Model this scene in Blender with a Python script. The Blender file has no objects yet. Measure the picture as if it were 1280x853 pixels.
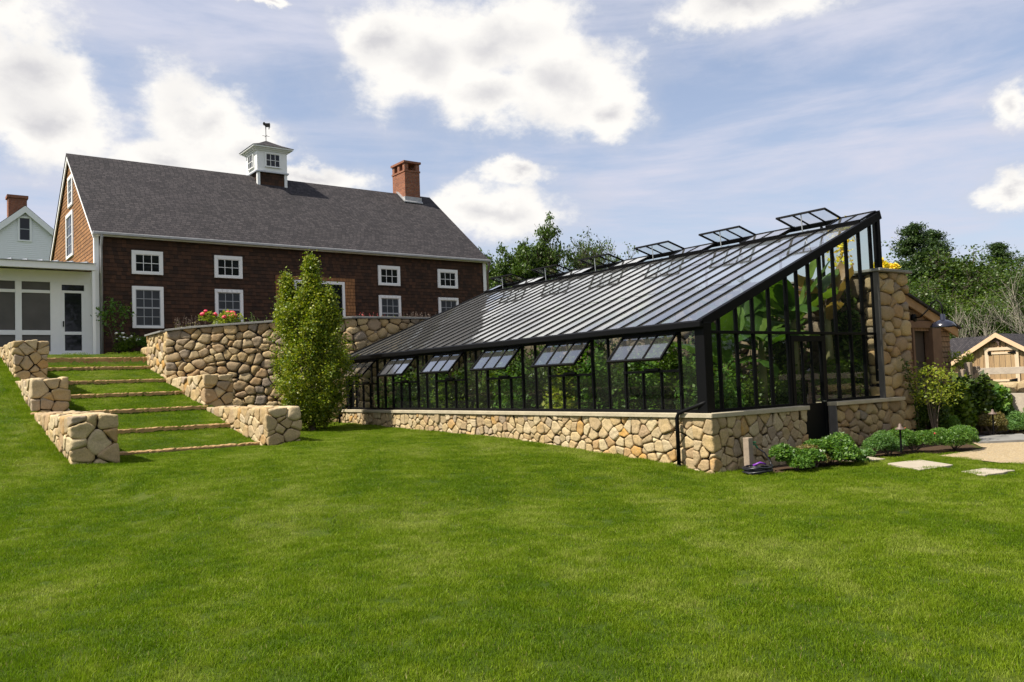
import bpy, bmesh, math, random
import numpy as np
from mathutils import Vector, Matrix
from math import radians as rad, pi, sin, cos
rng = np.random.default_rng(7)
random.seed(7)
SC = bpy.context.scene
COL = SC.collection

# ---------------------------------------------------------------- materials
class N:
    """small node-tree helper"""
    def __init__(s, tree):
        s.t = tree; s.n = tree.nodes; s.l = tree.links
    def add(s, typ, **kw):
        n = s.n.new(typ)
        for k, v in kw.items():
            if k.startswith('i_'):
                key = k[2:].replace('_', ' ')
                s.put(n.inputs[key], v)
            elif k.startswith('x'):
                s.put(n.inputs[int(k[1:])], v)
            else:
                setattr(n, k, v)
        return n
    def put(s, sock, v):
        if isinstance(v, bpy.types.NodeSocket): s.l.new(v, sock)
        else: sock.default_value = v
    def math(s, op, a, b=0.0, c=0.0, clamp=False):
        n = s.n.new('ShaderNodeMath'); n.operation = op; n.use_clamp = clamp
        s.put(n.inputs[0], a); s.put(n.inputs[1], b); s.put(n.inputs[2], c)
        return n.outputs[0]
    def ramp(s, fac, stops, interp='LINEAR'):
        n = s.n.new('ShaderNodeValToRGB'); cr = n.color_ramp; cr.interpolation = interp
        while len(cr.elements) > 1: cr.elements.remove(cr.elements[-1])
        cr.elements[0].position = stops[0][0]; cr.elements[0].color = (*stops[0][1], 1)
        for p, c in stops[1:]:
            e = cr.elements.new(p); e.color = (*c, 1)
        s.put(n.inputs[0], fac); return n.outputs[0]
    def mix(s, fac, a, b, mode='MIX'):
        n = s.n.new('ShaderNodeMix'); n.data_type = 'RGBA'; n.blend_type = mode
        s.put(n.inputs[0], fac)
        for i, v in ((6, a), (7, b)):
            if isinstance(v, tuple) and len(v) == 3: v = (*v, 1)
            s.put(n.inputs[i], v)
        return n.outputs[2]
    def noise(s, vec, scale, detail=4, rough=.55, dist=0):
        n = s.n.new('ShaderNodeTexNoise'); 
        if vec is not None: s.l.new(vec, n.inputs['Vector'])
        n.inputs['Scale'].default_value = scale; n.inputs['Detail'].default_value = detail
        n.inputs['Roughness'].default_value = rough; n.inputs['Distortion'].default_value = dist
        return n.outputs[0]
    def smooth(s, v, lo, hi):
        n = s.n.new('ShaderNodeMapRange'); n.interpolation_type = 'SMOOTHSTEP'
        s.put(n.inputs[0], v); n.inputs[1].default_value = lo; n.inputs[2].default_value = hi
        return n.outputs[0]

def new_mat(name):
    m = bpy.data.materials.new(name); m.use_nodes = True
    m.node_tree.nodes.clear()
    h = N(m.node_tree)
    out = h.n.new('ShaderNodeOutputMaterial')
    return m, h, out

def pbr(name, color, rough=.6, metal=0, spec=.5, var=0, vscale=6, bump=0, bscale=30, coat=0):
    """solid principled with noise variation and bump; color is a tuple or a function of (h, pos)"""
    m, h, out = new_mat(name)
    pos = h.add('ShaderNodeTexCoord').outputs['Object']
    p = h.n.new('ShaderNodeBsdfPrincipled')
    c = color(h, pos) if callable(color) else None
    if c is None:
        if var:
            nz = h.noise(pos, vscale, 5)
            lo = tuple(x*(1-var) for x in color); hi = tuple(min(1, x*(1+var)) for x in color)
            c = h.mix(nz, lo, hi)
            h.l.new(c, p.inputs['Base Color'])
        else: p.inputs['Base Color'].default_value = (*color, 1)
    else: h.l.new(c, p.inputs['Base Color'])
    p.inputs['Roughness'].default_value = rough; p.inputs['Metallic'].default_value = metal
    p.inputs['Specular IOR Level'].default_value = spec
    if bump:
        b = h.add('ShaderNodeBump', i_Strength=bump, i_Distance=.02, i_Height=h.noise(pos, bscale, 6, .6))
        h.l.new(b.outputs[0], p.inputs['Normal'])
    h.l.new(p.outputs[0], out.inputs[0])
    return m

def island_rand(h):
    return h.add('ShaderNodeNewGeometry').outputs['Random Per Island']

def stone_color(stops):
    def f(h, pos):
        r = island_rand(h)
        c = h.ramp(r, stops)
        n1 = h.noise(pos, 5, 6, .65)
        n2 = h.noise(pos, 38, 5, .7)
        c = h.mix(h.smooth(n1, .38, .68), c, h.mix(.45, c, (.32, .24, .15)))
        v = h.math('MULTIPLY_ADD', n2, 1.1, .42)
        vv = h.add('ShaderNodeCombineColor', x0=v, x1=v, x2=v).outputs[0]
        return h.mix(1.0, c, vv, 'MULTIPLY')
    return f

TAN = [(0, (.37, .25, .11)), (.12, (.46, .35, .18)), (.28, (.34, .235, .12)), (.42, (.51, .41, .235)), (.55, (.32, .235, .125)),
       (.66, (.43, .30, .13)), (.78, (.49, .39, .24)), (.88, (.29, .22, .15)), (.94, (.46, .25, .05)), (1, (.27, .215, .16))]
TAN2 = [(0, (.36, .24, .10)), (.15, (.40, .29, .135)), (.35, (.28, .185, .085)), (.5, (.42, .32, .17)), (.65, (.25, .175, .09)),
        (.8, (.31, .19, .08)), (.92, (.19, .155, .12)), (1, (.30, .21, .11))]
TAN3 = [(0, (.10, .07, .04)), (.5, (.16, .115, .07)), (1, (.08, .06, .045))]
M = {}
M['stone'] = pbr('fieldstone', stone_color(TAN), .85, bump=.55, bscale=26)
M['stone_dark'] = pbr('fieldstone_brown', stone_color(TAN2), .85, bump=.55, bscale=26)
M['stone_inner'] = pbr('shade_toned_fieldstone', stone_color(TAN3), .85, bump=.5, bscale=26)  # back wall stone, greenhouse interior shade put into its dark colour
M['mortar'] = pbr('packed_joint', (.030, .022, .015), .95, var=.4)
M['sandstone'] = pbr('sandstone_cap', (.38, .325, .225), .8, var=.35, vscale=3, bump=.4, bscale=22)
M['bluestone'] = pbr('bluestone', (.20, .195, .18), .8, var=.35, vscale=3, bump=.4, bscale=22)
M['step'] = pbr('step_granite', (.36, .22, .09), .85, var=.55, vscale=5, bump=.7, bscale=16)
M['flag'] = pbr('flagstone', (.36, .31, .235), .85, var=.2, vscale=4, bump=.4, bscale=30)
M['black'] = pbr('black_metal', (.003, .003, .0035), .55, spec=.12, var=.2)
M['white'] = pbr('white_paint', (.78, .78, .76), .5, var=.05)
M['muntin_grey'] = pbr('grey_sash', (.36, .37, .38), .5)
M['zinc'] = pbr('zinc', (.45, .46, .47), .42, metal=.7, var=.2)
M['lead'] = pbr('lead_flashing', (.36, .36, .36), .5, metal=.3, var=.3)
M['wood_new'] = pbr('cedar_trim', (.33, .20, .10), .7, var=.35, vscale=4, bump=.2)
M['wood_post'] = pbr('brown_post', (.15, .085, .05), .75, var=.35, vscale=5, bump=.2)
M['wood_grey'] = pbr('weathered_wood', (.27, .21, .155), .85, var=.35, vscale=7, bump=.3)
M['wood_dark'] = pbr('dark_weathered_wood', (.10, .09, .08), .8, var=.3)
M['wood_pale'] = pbr('pale_post', (.38, .32, .255), .85, var=.3, vscale=9, bump=.3)
M['soil'] = pbr('soil', (.07, .045, .028), .95, var=.5, vscale=12, bump=.8, bscale=25)
M['bark'] = pbr('bark', (.10, .075, .055), .9, var=.4, vscale=9, bump=.8, bscale=18)
M['dead'] = pbr('bare_bark', (.24, .21, .165), .9, var=.3, vscale=3)
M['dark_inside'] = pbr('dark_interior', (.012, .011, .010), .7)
M['hose'] = pbr('black_hose', (.015, .015, .02), .35)
M['purple'] = pbr('purple_plastic', (.16, .03, .30), .4)
M['green_metal'] = pbr('green_metal', (.02, .16, .07), .4)
M['steel'] = pbr('steel', (.5, .5, .5), .3, metal=1)
M['copper'] = pbr('aged_copper', (.13, .09, .07), .6, metal=0, var=.3)

def brick_mat(name, bw, rh, c1, c2, mortar, msize=.006, axes='xz', rough=.8, off=.5, bumpd=.01, noise_amt=.35, vs=3, spec=.3):
    m, h, out = new_mat(name)
    pos = h.add('ShaderNodeTexCoord').outputs['Object']
    sp = h.add('ShaderNodeSeparateXYZ', x0=pos)
    ax = {'x': sp.outputs[0], 'y': sp.outputs[1], 'z': sp.outputs[2]}
    u = h.math('ADD', ax['x'], ax['y']) if axes[0] == 's' else ax[axes[0]]
    # jitter widths: small warp per row
    row = h.math('FLOOR', h.math('DIVIDE', ax[axes[1]], rh))
    wn = h.add('ShaderNodeTexWhiteNoise', noise_dimensions='1D', x1=row)
    u = h.math('ADD', u, h.math('MULTIPLY', wn.outputs[0], bw*3.7))
    v = h.add('ShaderNodeCombineXYZ', x0=u, x1=ax[axes[1]])
    b = h.add('ShaderNodeTexBrick', offset=off, x0=v.outputs[0], i_Color1=(*c1, 1), i_Color2=(*c2, 1), i_Mortar=(*mortar, 1),
              i_Scale=1.0, i_Mortar_Size=msize, i_Mortar_Smooth=.1, i_Bias=0.0, i_Brick_Width=bw, i_Row_Height=rh)
    nz = h.noise(pos, vs, 6, .65); nz2 = h.noise(pos, 45, 3, .6)
    s = h.math('ADD', h.math('MULTIPLY', nz, noise_amt*1.6), h.math('MULTIPLY', nz2, noise_amt*.6))
    s = h.math('ADD', s, 1 - noise_amt*1.1)
    sc = h.add('ShaderNodeCombineColor', x0=s, x1=s, x2=s).outputs[0]
    col = h.mix(1.0, b.outputs[0], sc, 'MULTIPLY')
    p = h.add('ShaderNodeBsdfPrincipled', i_Base_Color=col, i_Roughness=rough)
    p.inputs['Specular IOR Level'].default_value = spec
    hh = h.math('SUBTRACT', h.math('MULTIPLY', nz2, .35), b.outputs['Fac'])
    bp = h.add('ShaderNodeBump', i_Strength=.8, i_Distance=bumpd, i_Height=hh)
    h.l.new(bp.outputs[0], p.inputs['Normal'])
    h.l.new(p.outputs[0], out.inputs[0])
    return m
CH = .135
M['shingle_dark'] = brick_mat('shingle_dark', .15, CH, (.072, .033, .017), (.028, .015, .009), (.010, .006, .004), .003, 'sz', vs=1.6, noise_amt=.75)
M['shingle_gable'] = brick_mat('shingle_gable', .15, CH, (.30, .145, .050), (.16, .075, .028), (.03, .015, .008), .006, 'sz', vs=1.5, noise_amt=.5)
M['shingle_new'] = brick_mat('shingle_new', .13, CH, (.34, .16, .06), (.22, .10, .04), (.05, .02, .01), .006, 'sz', noise_amt=.3)
M['roof_asphalt'] = brick_mat('roof_asphalt', .17, .115, (.052, .045, .046), (.024, .021, .023), (.012, .011, .012), .009, 'xy', rough=.9, noise_amt=.45, vs=1.5, bumpd=.02)
M['brick'] = brick_mat('brick', .21, .072, (.30, .105, .05), (.20, .065, .034), (.20, .15, .11), .009, 'sz', rough=.85, noise_amt=.3)
M['clapboard'] = pbr('clapboard_paint', (.76, .77, .77), .55, var=.06)

def boards_color(c1, c2, width, axis='s'):
    def f(h, pos):
        sp = h.add('ShaderNodeSeparateXYZ', x0=pos)
        u = h.math('ADD', sp.outputs[0], sp.outputs[1])
        k = h.math('DIVIDE', u, width)
        r = h.add('ShaderNodeTexWhiteNoise', noise_dimensions='1D', x1=h.math('FLOOR', k)).outputs[0]
        st = h.add('ShaderNodeMapping', x0=pos); st.inputs['Scale'].default_value = (9, 9, .8)
        g = h.noise(st.outputs[0], 3, 6, .7)
        c = h.mix(r, c1, c2)
        c = h.mix(h.smooth(g, .35, .75), c, h.mix(.55, c, (.10, .07, .05)))
        fr = h.math('FRACT', k)
        gap = h.math('LESS_THAN', h.math('ABSOLUTE', h.math('SUBTRACT', fr, .5)), .47)
        return h.mix(gap, (.03, .02, .015), c)
    return f
M['board_tan'] = pbr('board_tan', boards_color((.44, .29, .145), (.34, .21, .10), .26), .75, bump=.2)
M['board_grey'] = pbr('board_grey', boards_color((.24, .18, .13), (.32, .25, .18), .15), .85, bump=.2)

def glass(name, tint=(.8, .82, .8), boost=1.9, rough=0.0, base=.05, dust=.035):
    m, h, out = new_mat(name)
    lw = h.add('ShaderNodeLayerWeight', i_Blend=.5)
    f = h.math('POWER', lw.outputs['Facing'], 5.0)
    f = h.math('MULTIPLY_ADD', f, 1 - base*.5, base*.5)
    f = h.math('MULTIPLY', f, boost, clamp=True)
    tr = h.add('ShaderNodeBsdfTransparent', i_Color=(*tint, 1))
    pos = h.add('ShaderNodeTexCoord').outputs['Object']
    bp = h.add('ShaderNodeBump', i_Strength=.05, i_Distance=.02, i_Height=h.noise(pos, 1.6, 1))
    gl = h.add('ShaderNodeBsdfGlossy', i_Roughness=rough, i_Color=(.95, .97, 1, 1), i_Normal=bp.outputs[0])
    mx = h.add('ShaderNodeMixShader', x0=f, x1=tr.outputs[0], x2=gl.outputs[0])
    # a thin film of dust scatters some of the light
    df = h.add('ShaderNodeBsdfDiffuse', i_Color=(.5, .5, .48, 1))
    m2 = h.add('ShaderNodeMixShader', x0=dust, x1=mx.outputs[0], x2=df.outputs[0])
    h.l.new(m2.outputs[0], out.inputs[0])
    return m
M['glass'] = glass('greenhouse_glass', (.86, .89, .84), 1.0, dust=.012)
M['glass_ridge'] = glass('ridge_glass', (.90, .92, .92), 1.0, dust=.02)
M['glass_roof'] = glass('roof_glass', (.80, .83, .83), 1.75, .04, .10, dust=.07)
M['glass_vent'] = glass('vent_glass', (.7, .72, .72), 3.2, .08, .12)
def pane_mat():
    m, h, out = new_mat('dark_window_pane')
    p = h.add('ShaderNodeBsdfPrincipled', i_Base_Color=(.010, .011, .013, 1), i_Roughness=.03)
    p.inputs['Specular IOR Level'].default_value = .35
    pos = h.add('ShaderNodeTexCoord').outputs['Object']
    bp = h.add('ShaderNodeBump', i_Strength=.08, i_Distance=.02, i_Height=h.noise(pos, 2.0, 1))
    h.l.new(bp.outputs[0], p.inputs['Normal'])
    h.l.new(p.outputs[0], out.inputs[0]); return m
M['pane'] = pane_mat()
M['pane_screen'] = pbr('screened_window_pane', (.040, .044, .052), .25, spec=.5, var=.6, vscale=1.3)
M['screen'] = pbr('insect_screen', (.085, .078, .070), .6, spec=.4, var=.5, vscale=1.5)

def leaf_mat(name, stops, trans=.35, rough=.45, pos_noise=0, spec=.35):
    m, h, out = new_mat(name)
    r = island_rand(h)
    c = h.ramp(r, stops)
    pos = h.add('ShaderNodeNewGeometry').outputs['Position']
    if pos_noise:
        nz = h.noise(pos, pos_noise, 3)
        s = h.math('MULTIPLY_ADD', nz, 1.3, .35)
        c = h.mix(1.0, c, h.add('ShaderNodeCombineColor', x0=s, x1=s, x2=h.math('MULTIPLY', s, .9)).outputs[0], 'MULTIPLY')
    p = h.add('ShaderNodeBsdfPrincipled', i_Base_Color=c, i_Roughness=rough)
    p.inputs['Specular IOR Level'].default_value = spec
    t = h.add('ShaderNodeBsdfTranslucent', i_Color=h.mix(1.0, c, (1.5, 1.6, .5), 'MULTIPLY'))
    mx = h.add('ShaderNodeMixShader', x0=trans, x1=p.outputs[0], x2=t.outputs[0])
    h.l.new(mx.outputs[0], out.inputs[0]); return m
def gs(a, b, c): return [(0, a), (.5, b), (1, c)]
M['leaf_horn'] = leaf_mat('hornbeam_leaf', gs((.065, .115, .007), (.15, .195, .012), (.29, .29, .02)), .32)
M['leaf_dark'] = leaf_mat('dark_leaf', gs((.024, .052, .007), (.045, .082, .010), (.080, .125, .014)), .25, pos_noise=.25)
M['leaf_pine'] = leaf_mat('pine_leaf', gs((.018, .042, .010), (.032, .063, .013), (.052, .085, .018)), .15, pos_noise=.3)
M['leaf_mid'] = leaf_mat('mid_leaf', gs((.042, .080, .008), (.075, .125, .012), (.125, .18, .018)), .35, pos_noise=.3)
M['leaf_yel'] = leaf_mat('yellowish_leaf', gs((.13, .19, .02), (.20, .25, .025), (.30, .30, .04)), .4)
M['leaf_shrub'] = leaf_mat('shrub_leaf', gs((.045, .11, .015), (.08, .17, .025), (.15, .25, .04)), .35)
M['leaf_blue'] = leaf_mat('catmint_leaf', gs((.06, .14, .035), (.10, .20, .05), (.16, .27, .07)), .35)
M['leaf_banana'] = leaf_mat('banana_leaf', gs((.035, .085, .012), (.065, .13, .02), (.13, .20, .04)), .35, .4, pos_noise=4.5)
M['leaf_red'] = leaf_mat('red_leaf', gs((.16, .03, .03), (.24, .06, .05), (.30, .12, .08)), .35)
M['leaf_brown'] = leaf_mat('dry_leaf', gs((.20, .11, .05), (.26, .16, .08), (.32, .21, .12)), .3)
M['leaf_olive'] = leaf_mat('olive_leaf', gs((.10, .10, .03), (.14, .12, .04), (.20, .15, .05)), .3)
M['flower_pink'] = pbr('pink_petal', (.75, .05, .10), .5, var=.25, vscale=20)
M['flower_white'] = pbr('white_petal', (.75, .74, .68), .5)
M['flower_yellow'] = leaf_mat('yellow_petal', gs((.45, .50, .05), (.75, .62, .06), (.8, .50, .05)), .3)
M['flower_red'] = pbr('red_petal', (.5, .04, .04), .5)

def gravel_mat():
    m, h, out = new_mat('pea_gravel')
    pos = h.add('ShaderNodeTexCoord').outputs['Object']
    v = h.add('ShaderNodeTexVoronoi', x0=pos, i_Scale=45.0)
    c = h.ramp(h.add('ShaderNodeSeparateColor', x0=v.outputs['Color']).outputs[0],
               [(0, (.28, .20, .10)), (.4, (.40, .30, .16)), (.75, (.48, .37, .22)), (1, (.32, .27, .20))])
    p = h.add('ShaderNodeBsdfPrincipled', i_Base_Color=c, i_Roughness=.85)
    bp = h.add('ShaderNodeBump', i_Strength=1.0, i_Distance=.02, i_Height=h.math('SUBTRACT', 1.0, v.outputs['Distance']))
    h.l.new(bp.outputs[0], p.inputs['Normal'])
    h.l.new(p.outputs[0], out.inputs[0]); return m
M['gravel'] = gravel_mat()

def lawn_tone(h, pos, lo, mid, hi):
    """patchy mown-lawn colour shared by the turf sheet and the blades"""
    n1 = h.noise(pos, .35, 5, .6, .4)
    n2 = h.noise(pos, 2.6, 6, .65)
    mp = h.add('ShaderNodeMapping', x0=pos); mp.inputs['Rotation'].default_value = (0, 0, .75); mp.inputs['Scale'].default_value = (.9, .12, 1)
    n3 = h.noise(mp.outputs[0], 1.3, 3, .5)
    st = h.add('ShaderNodeSeparateXYZ', x0=pos)
    pc = h.math('SUBTRACT', h.math('MULTIPLY', st.outputs[0], .87), h.math('MULTIPLY', st.outputs[1], .5))
    pc = h.math('ADD', h.math('MULTIPLY', pc, 4.1), h.math('MULTIPLY', n1, 2.5))
    mow = h.math('ADD', h.math('MULTIPLY', h.math('SINE', pc), .030), .045)
    s = h.math('ADD', h.math('MULTIPLY', n1, .42), h.math('ADD', h.math('MULTIPLY', n2, .46), h.math('MULTIPLY', n3, .07)))
    s = h.math('ADD', s, mow)
    return h.ramp(s, [(.44, lo), (.53, mid), (.635, hi)])
def ground_mat():
    m, h, out = new_mat('turf_and_soil')
    pos = h.add('ShaderNodeTexCoord').outputs['Object']
    c = lawn_tone(h, pos, (.045, .078, .006), (.066, .100, .008), (.11, .13, .022))
    fine = h.noise(pos, 60, 4, .7)
    c = h.mix(h.smooth(fine, .35, .7), h.mix(.5, c, (.02, .03, .006)), c)
    at = h.add('ShaderNodeAttribute', attribute_name='soil')
    soil = h.mix(h.noise(pos, 14, 5, .7), (.035, .022, .014), (.10, .065, .04))
    far = h.add('ShaderNodeAttribute', attribute_name='wild')
    c = h.mix(far.outputs['Fac'], c, h.mix(h.noise(pos, .2, 5), (.03, .055, .012), (.07, .10, .02)))
    c = h.mix(at.outputs['Fac'], c, soil)
    p = h.add('ShaderNodeBsdfPrincipled', i_Base_Color=c, i_Roughness=.95)
    p.inputs['Specular IOR Level'].default_value = .1
    bp = h.add('ShaderNodeBump', i_Strength=.6, i_Distance=.03, i_Height=h.noise(pos, 50, 5, .7))
    h.l.new(bp.outputs[0], p.inputs['Normal'])
    h.l.new(p.outputs[0], out.inputs[0]); return m
M['ground'] = ground_mat()
def blade_mat():
    m, h, out = new_mat('grass_blade')
    g = h.add('ShaderNodeNewGeometry')
    c = lawn_tone(h, g.outputs['Position'], (.100, .165, .005), (.155, .218, .010), (.245, .285, .052))
    r = g.outputs['Random Per Island']
    s = h.math('MULTIPLY_ADD', r, .7, .65)
    c = h.mix(1.0, c, h.add('ShaderNodeCombineColor', x0=s, x1=s, x2=s).outputs[0], 'MULTIPLY')
    c = h.mix(h.math('GREATER_THAN', r, .965), c, (.25, .22, .08))
    p = h.add('ShaderNodeBsdfPrincipled', i_Base_Color=c, i_Roughness=.5)
    p.inputs['Specular IOR Level'].default_value = .12
    t = h.add('ShaderNodeBsdfTranslucent', i_Color=h.mix(1.0, c, (1.3, 1.5, .5), 'MULTIPLY'))
    mx = h.add('ShaderNodeMixShader', x0=.35, x1=p.outputs[0], x2=t.outputs[0])
    h.l.new(mx.outputs[0], out.inputs[0]); return m
M['blade'] = blade_mat()

# ---------------------------------------------------------------- objects
def props(o, label=None, cat=None, group=None, kind=None):
    if label: o['label'] = label
    if cat: o['category'] = cat
    if group: o['group'] = group
    if kind: o['kind'] = kind
    return o
def thing(name, label, cat, loc=(0, 0, 0), group=None):
    o = bpy.data.objects.new(name, None); o.empty_display_size = .2
    COL.objects.link(o); o.location = loc
    return props(o, label, cat, group)
def link_mesh(name, me, parent=None, mats=(), smooth=False):
    o = bpy.data.objects.new(name, me); COL.objects.link(o)
    for m in mats: me.materials.append(m)
    if smooth: me.polygons.foreach_set('use_smooth', [True]*len(me.polygons))
    if parent is not None:
        o.parent = parent
        # geometry is authored in world space: undo the (unrotated) ancestors' offset
        off = Vector((0, 0, 0)); q = parent
        while q is not None: off += q.location; q = q.parent
        o.location = -off
    return o
class MB:
    def __init__(s): s.v = []; s.f = []; s.mi = []; s.sm = []
    def face(s, idx, mi=0): s.f.append(idx); s.mi.append(mi)
    def hexa(s, P, mi=0):
        b = len(s.v); s.v += [tuple(p) for p in P]
        for q in ((0, 3, 2, 1), (4, 5, 6, 7), (0, 1, 5, 4), (1, 2, 6, 5), (2, 3, 7, 6), (3, 0, 4, 7)):
            s.face([b+i for i in q], mi)
        return s
    def box(s, x0, x1, y0, y1, z0, z1, mi=0):
        x0, x1 = sorted((x0, x1)); y0, y1 = sorted((y0, y1)); z0, z1 = sorted((z0, z1))
        return s.hexa([(x0, y0, z0), (x1, y0, z0), (x1, y1, z0), (x0, y1, z0), (x0, y0, z1), (x1, y0, z1), (x1, y1, z1), (x0, y1, z1)], mi)
    def quad(s, a, b, c, d, mi=0):
        n = len(s.v); s.v += [tuple(a), tuple(b), tuple(c), tuple(d)]; s.face([n, n+1, n+2, n+3], mi); return s
    def poly(s, pts, mi=0):
        n = len(s.v); s.v += [tuple(p) for p in pts]; s.face(list(range(n, n+len(pts))), mi); return s
    def bar(s, a, b, w, h, up=(0, 0, 1), mi=0):
        """rectangular bar from a to b, w across, h along 'up'"""
        a = Vector(a); b = Vector(b); d = (b-a).normalized(); up = Vector(up)
        sd = d.cross(up).normalized(); u = sd.cross(d).normalized()
        P = []
        for p in (a, b):
            for i, j in ((-1, -1), (1, -1), (1, 1), (-1, 1)): P.append(p + sd*w/2*i + u*h/2*j)
        return s.hexa(P, mi)
    def prism(s, pts, d, mi=0):
        """polygon pts extruded by vector d"""
        n = len(s.v); k = len(pts); d = Vector(d)
        s.v += [tuple(p) for p in pts] + [tuple(Vector(p)+d) for p in pts]
        s.face(list(range(n, n+k)), mi); s.face(list(range(n+2*k-1, n+k-1, -1)), mi)
        for i in range(k):
            j = (i+1) % k; s.face([n+i, n+k+i, n+k+j, n+j], mi)
        return s
    def tube(s, pts, r, k=8, mi=0, caps=True):
        pts = [Vector(p) for p in pts]; rs = r if isinstance(r, (list, tuple)) else [r]*len(pts)
        n0 = len(s.v); ref = None
        for i, p in enumerate(pts):
            d = (pts[min(i+1, len(pts)-1)] - pts[max(i-1, 0)]).normalized()
            if ref is None:
                ref = d.orthogonal().normalized()
            else: ref = (ref - d*ref.dot(d)).normalized()
            e = d.cross(ref)
            for j in range(k):
                a = 2*pi*j/k; s.v.append(tuple(p + (ref*cos(a)+e*sin(a))*rs[i]))
        for i in range(len(pts)-1):
            for j in range(k):
                a = n0+i*k+j; b = n0+i*k+(j+1) % k
                s.face([a, b, b+k, a+k], mi)
        if caps:
            s.face([n0+j for j in range(k)][::-1], mi); s.face([n0+(len(pts)-1)*k+j for j in range(k)], mi)
        return s
    def lathe(s, c, prof, k=16, mi=0):
        n0 = len(s.v)
        for r, z in prof:
            for j in range(k):
                a = 2*pi*j/k; s.v.append((c[0]+r*cos(a), c[1]+r*sin(a), c[2]+z))
        for i in range(len(prof)-1):
            for j in range(k):
                a = n0+i*k+j; b = n0+i*k+(j+1) % k; s.face([a, b, b+k, a+k], mi)
        return s
    def build(s, name, mats, parent=None, smooth=False, bevel=0, recalc=True):
        me = bpy.data.meshes.new(name); me.from_pydata(s.v, [], s.f)
        me.polygons.foreach_set('material_index', s.mi)
        if not isinstance(mats, (list, tuple)): mats = [mats]
        if recalc or bevel:
            bm = bmesh.new(); bm.from_mesh(me)
            bmesh.ops.recalc_face_normals(bm, faces=bm.faces)
            if bevel:
                es = [e for e in bm.edges if len(e.link_faces) == 2 and e.calc_face_angle(0) > .5]
                bmesh.ops.bevel(bm, geom=es, offset=bevel, segments=1, affect='EDGES', clamp_overlap=True)
            bm.to_mesh(me); bm.free()
        return link_mesh(name, me, parent, [M[m] if isinstance(m, str) else m for m in mats], smooth)

def np_mesh(name, V, F, mats, parent=None, smooth=False, mi=None):
    """V (n,3), F (m,k) constant-size faces"""
    me = bpy.data.meshes.new(name)
    V = np.asarray(V, dtype=np.float32); F = np.asarray(F, dtype=np.int32)
    m, k = F.shape
    me.vertices.add(len(V)); me.vertices.foreach_set('co', V.ravel())
    me.loops.add(m*k); me.loops.foreach_set('vertex_index', F.ravel())
    me.polygons.add(m); me.polygons.foreach_set('loop_start', np.arange(m, dtype=np.int32)*k)
    try: me.polygons.foreach_set('loop_total', np.full(m, k, dtype=np.int32))
    except Exception: pass
    if mi is not None: me.polygons.foreach_set('material_index', np.asarray(mi, dtype=np.int32))
    me.update(calc_edges=True)
    if smooth: me.polygons.foreach_set('use_smooth', np.ones(m, dtype=bool))
    return link_mesh(name, me, parent, [M[x] if isinstance(x, str) else x for x in mats])

# ---------------------------------------------------------------- terrain
def ss(a, b, x):
    t = np.clip((x-a)/(b-a), 0, 1); return t*t*(3-2*t)
STEP_Y = [17.71, 19.70, 21.48, 23.42, 25.27, 27.13, 27.62]
STEP_Z = [.49, .87, 1.28, 1.68, 2.06, 2.50, 2.80]
STEP_R = [.06, .13, .13, .13, .13, .13, .24]
XL0, XL1, XR0, XR1 = 2.44, 3.19, 6.4, 7.15
WALL_PATH = [(6.4, 25.3), (7.1, 24.85), (8.0, 24.3), (9.2, 23.6), (10.2, 22.9), (11.0, 22.47), (12.0, 22.3), (13.4, 22.25), (18.0, 22.25)]
WALL_TOP = [3.50, 3.57, 3.62, 3.68, 3.71, 3.72, 3.72, 3.72, 3.72]
wp = np.array(WALL_PATH)
def low(x, y):
    return np.interp(y, [-12, 0, 8.7, 9.4, 14.1, 16, 17.7, 22, 26], [-.1, 0, 0, .10, .39, .42, .46, .57, .62])
def bank(y):
    return np.interp(y, [-12, 0, 8.7, 11.5, 14.0, 15.7, 18, 20.8, 23.8, 27.6, 32], [-.1, 0, 0, .13, .27, .42, .80, 1.33, 2.14, 2.93, 3.0])
def stair(y):
    xs = [10, 16, STEP_Y[0]-.02]; zs = [.25, .40, .42]
    for i in range(7):
        xs += [STEP_Y[i]+.02]; zs += [STEP_Z[i]-.03]
        if i < 6:
            xs += [STEP_Y[i+1]-.02]; zs += [STEP_Z[i+1]-STEP_R[i+1]]
    xs += [29, 32]; zs += [2.92, 3.0]
    return np.interp(y, xs, zs)
def G(x, y):
    x = np.asarray(x, float); y = np.asarray(y, float)
    lo = low(x, y)
    # right-hand side of the greenhouse sits level with its entrance
    lo = lo*(1-ss(15.9, 16.4, x)) + 0*x
    w = (1-ss(2.5, 2.95, x))
    bk = bank(y); st = stair(y)
    w2 = 1 - ss(6.6, 6.9, x)
    near = ss(13.5, 16.5, y)
    inner = st*near + lo*(1-near)
    z = np.where(x < 2.9, bk*w + inner*(1-w), inner*w2 + lo*(1-w2))
    # terrace behind the tall wall
    yw = np.interp(x, wp[:, 0], wp[:, 1])
    ter = 3.0 + .38*np.exp(-np.maximum(y-yw, 0)/2.0)
    z = np.where((x > 6.75) & (x < 17.9) & (y > yw+.3), ter, z)
    z = np.where((x <= 6.75) & (x >= 2.9) & (y > 27.9), np.maximum(z, 2.9), z)
    ramp = 3.0*ss(13, 30, y)
    z = np.where(x >= 17.9, ramp, z)
    far = ss(60, 160, np.hypot(x, y))
    z = z*(1-far) + 1.0*far
    return z
def g(x, y): return float(G(np.array([x]), np.array([y]))[0])

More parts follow.
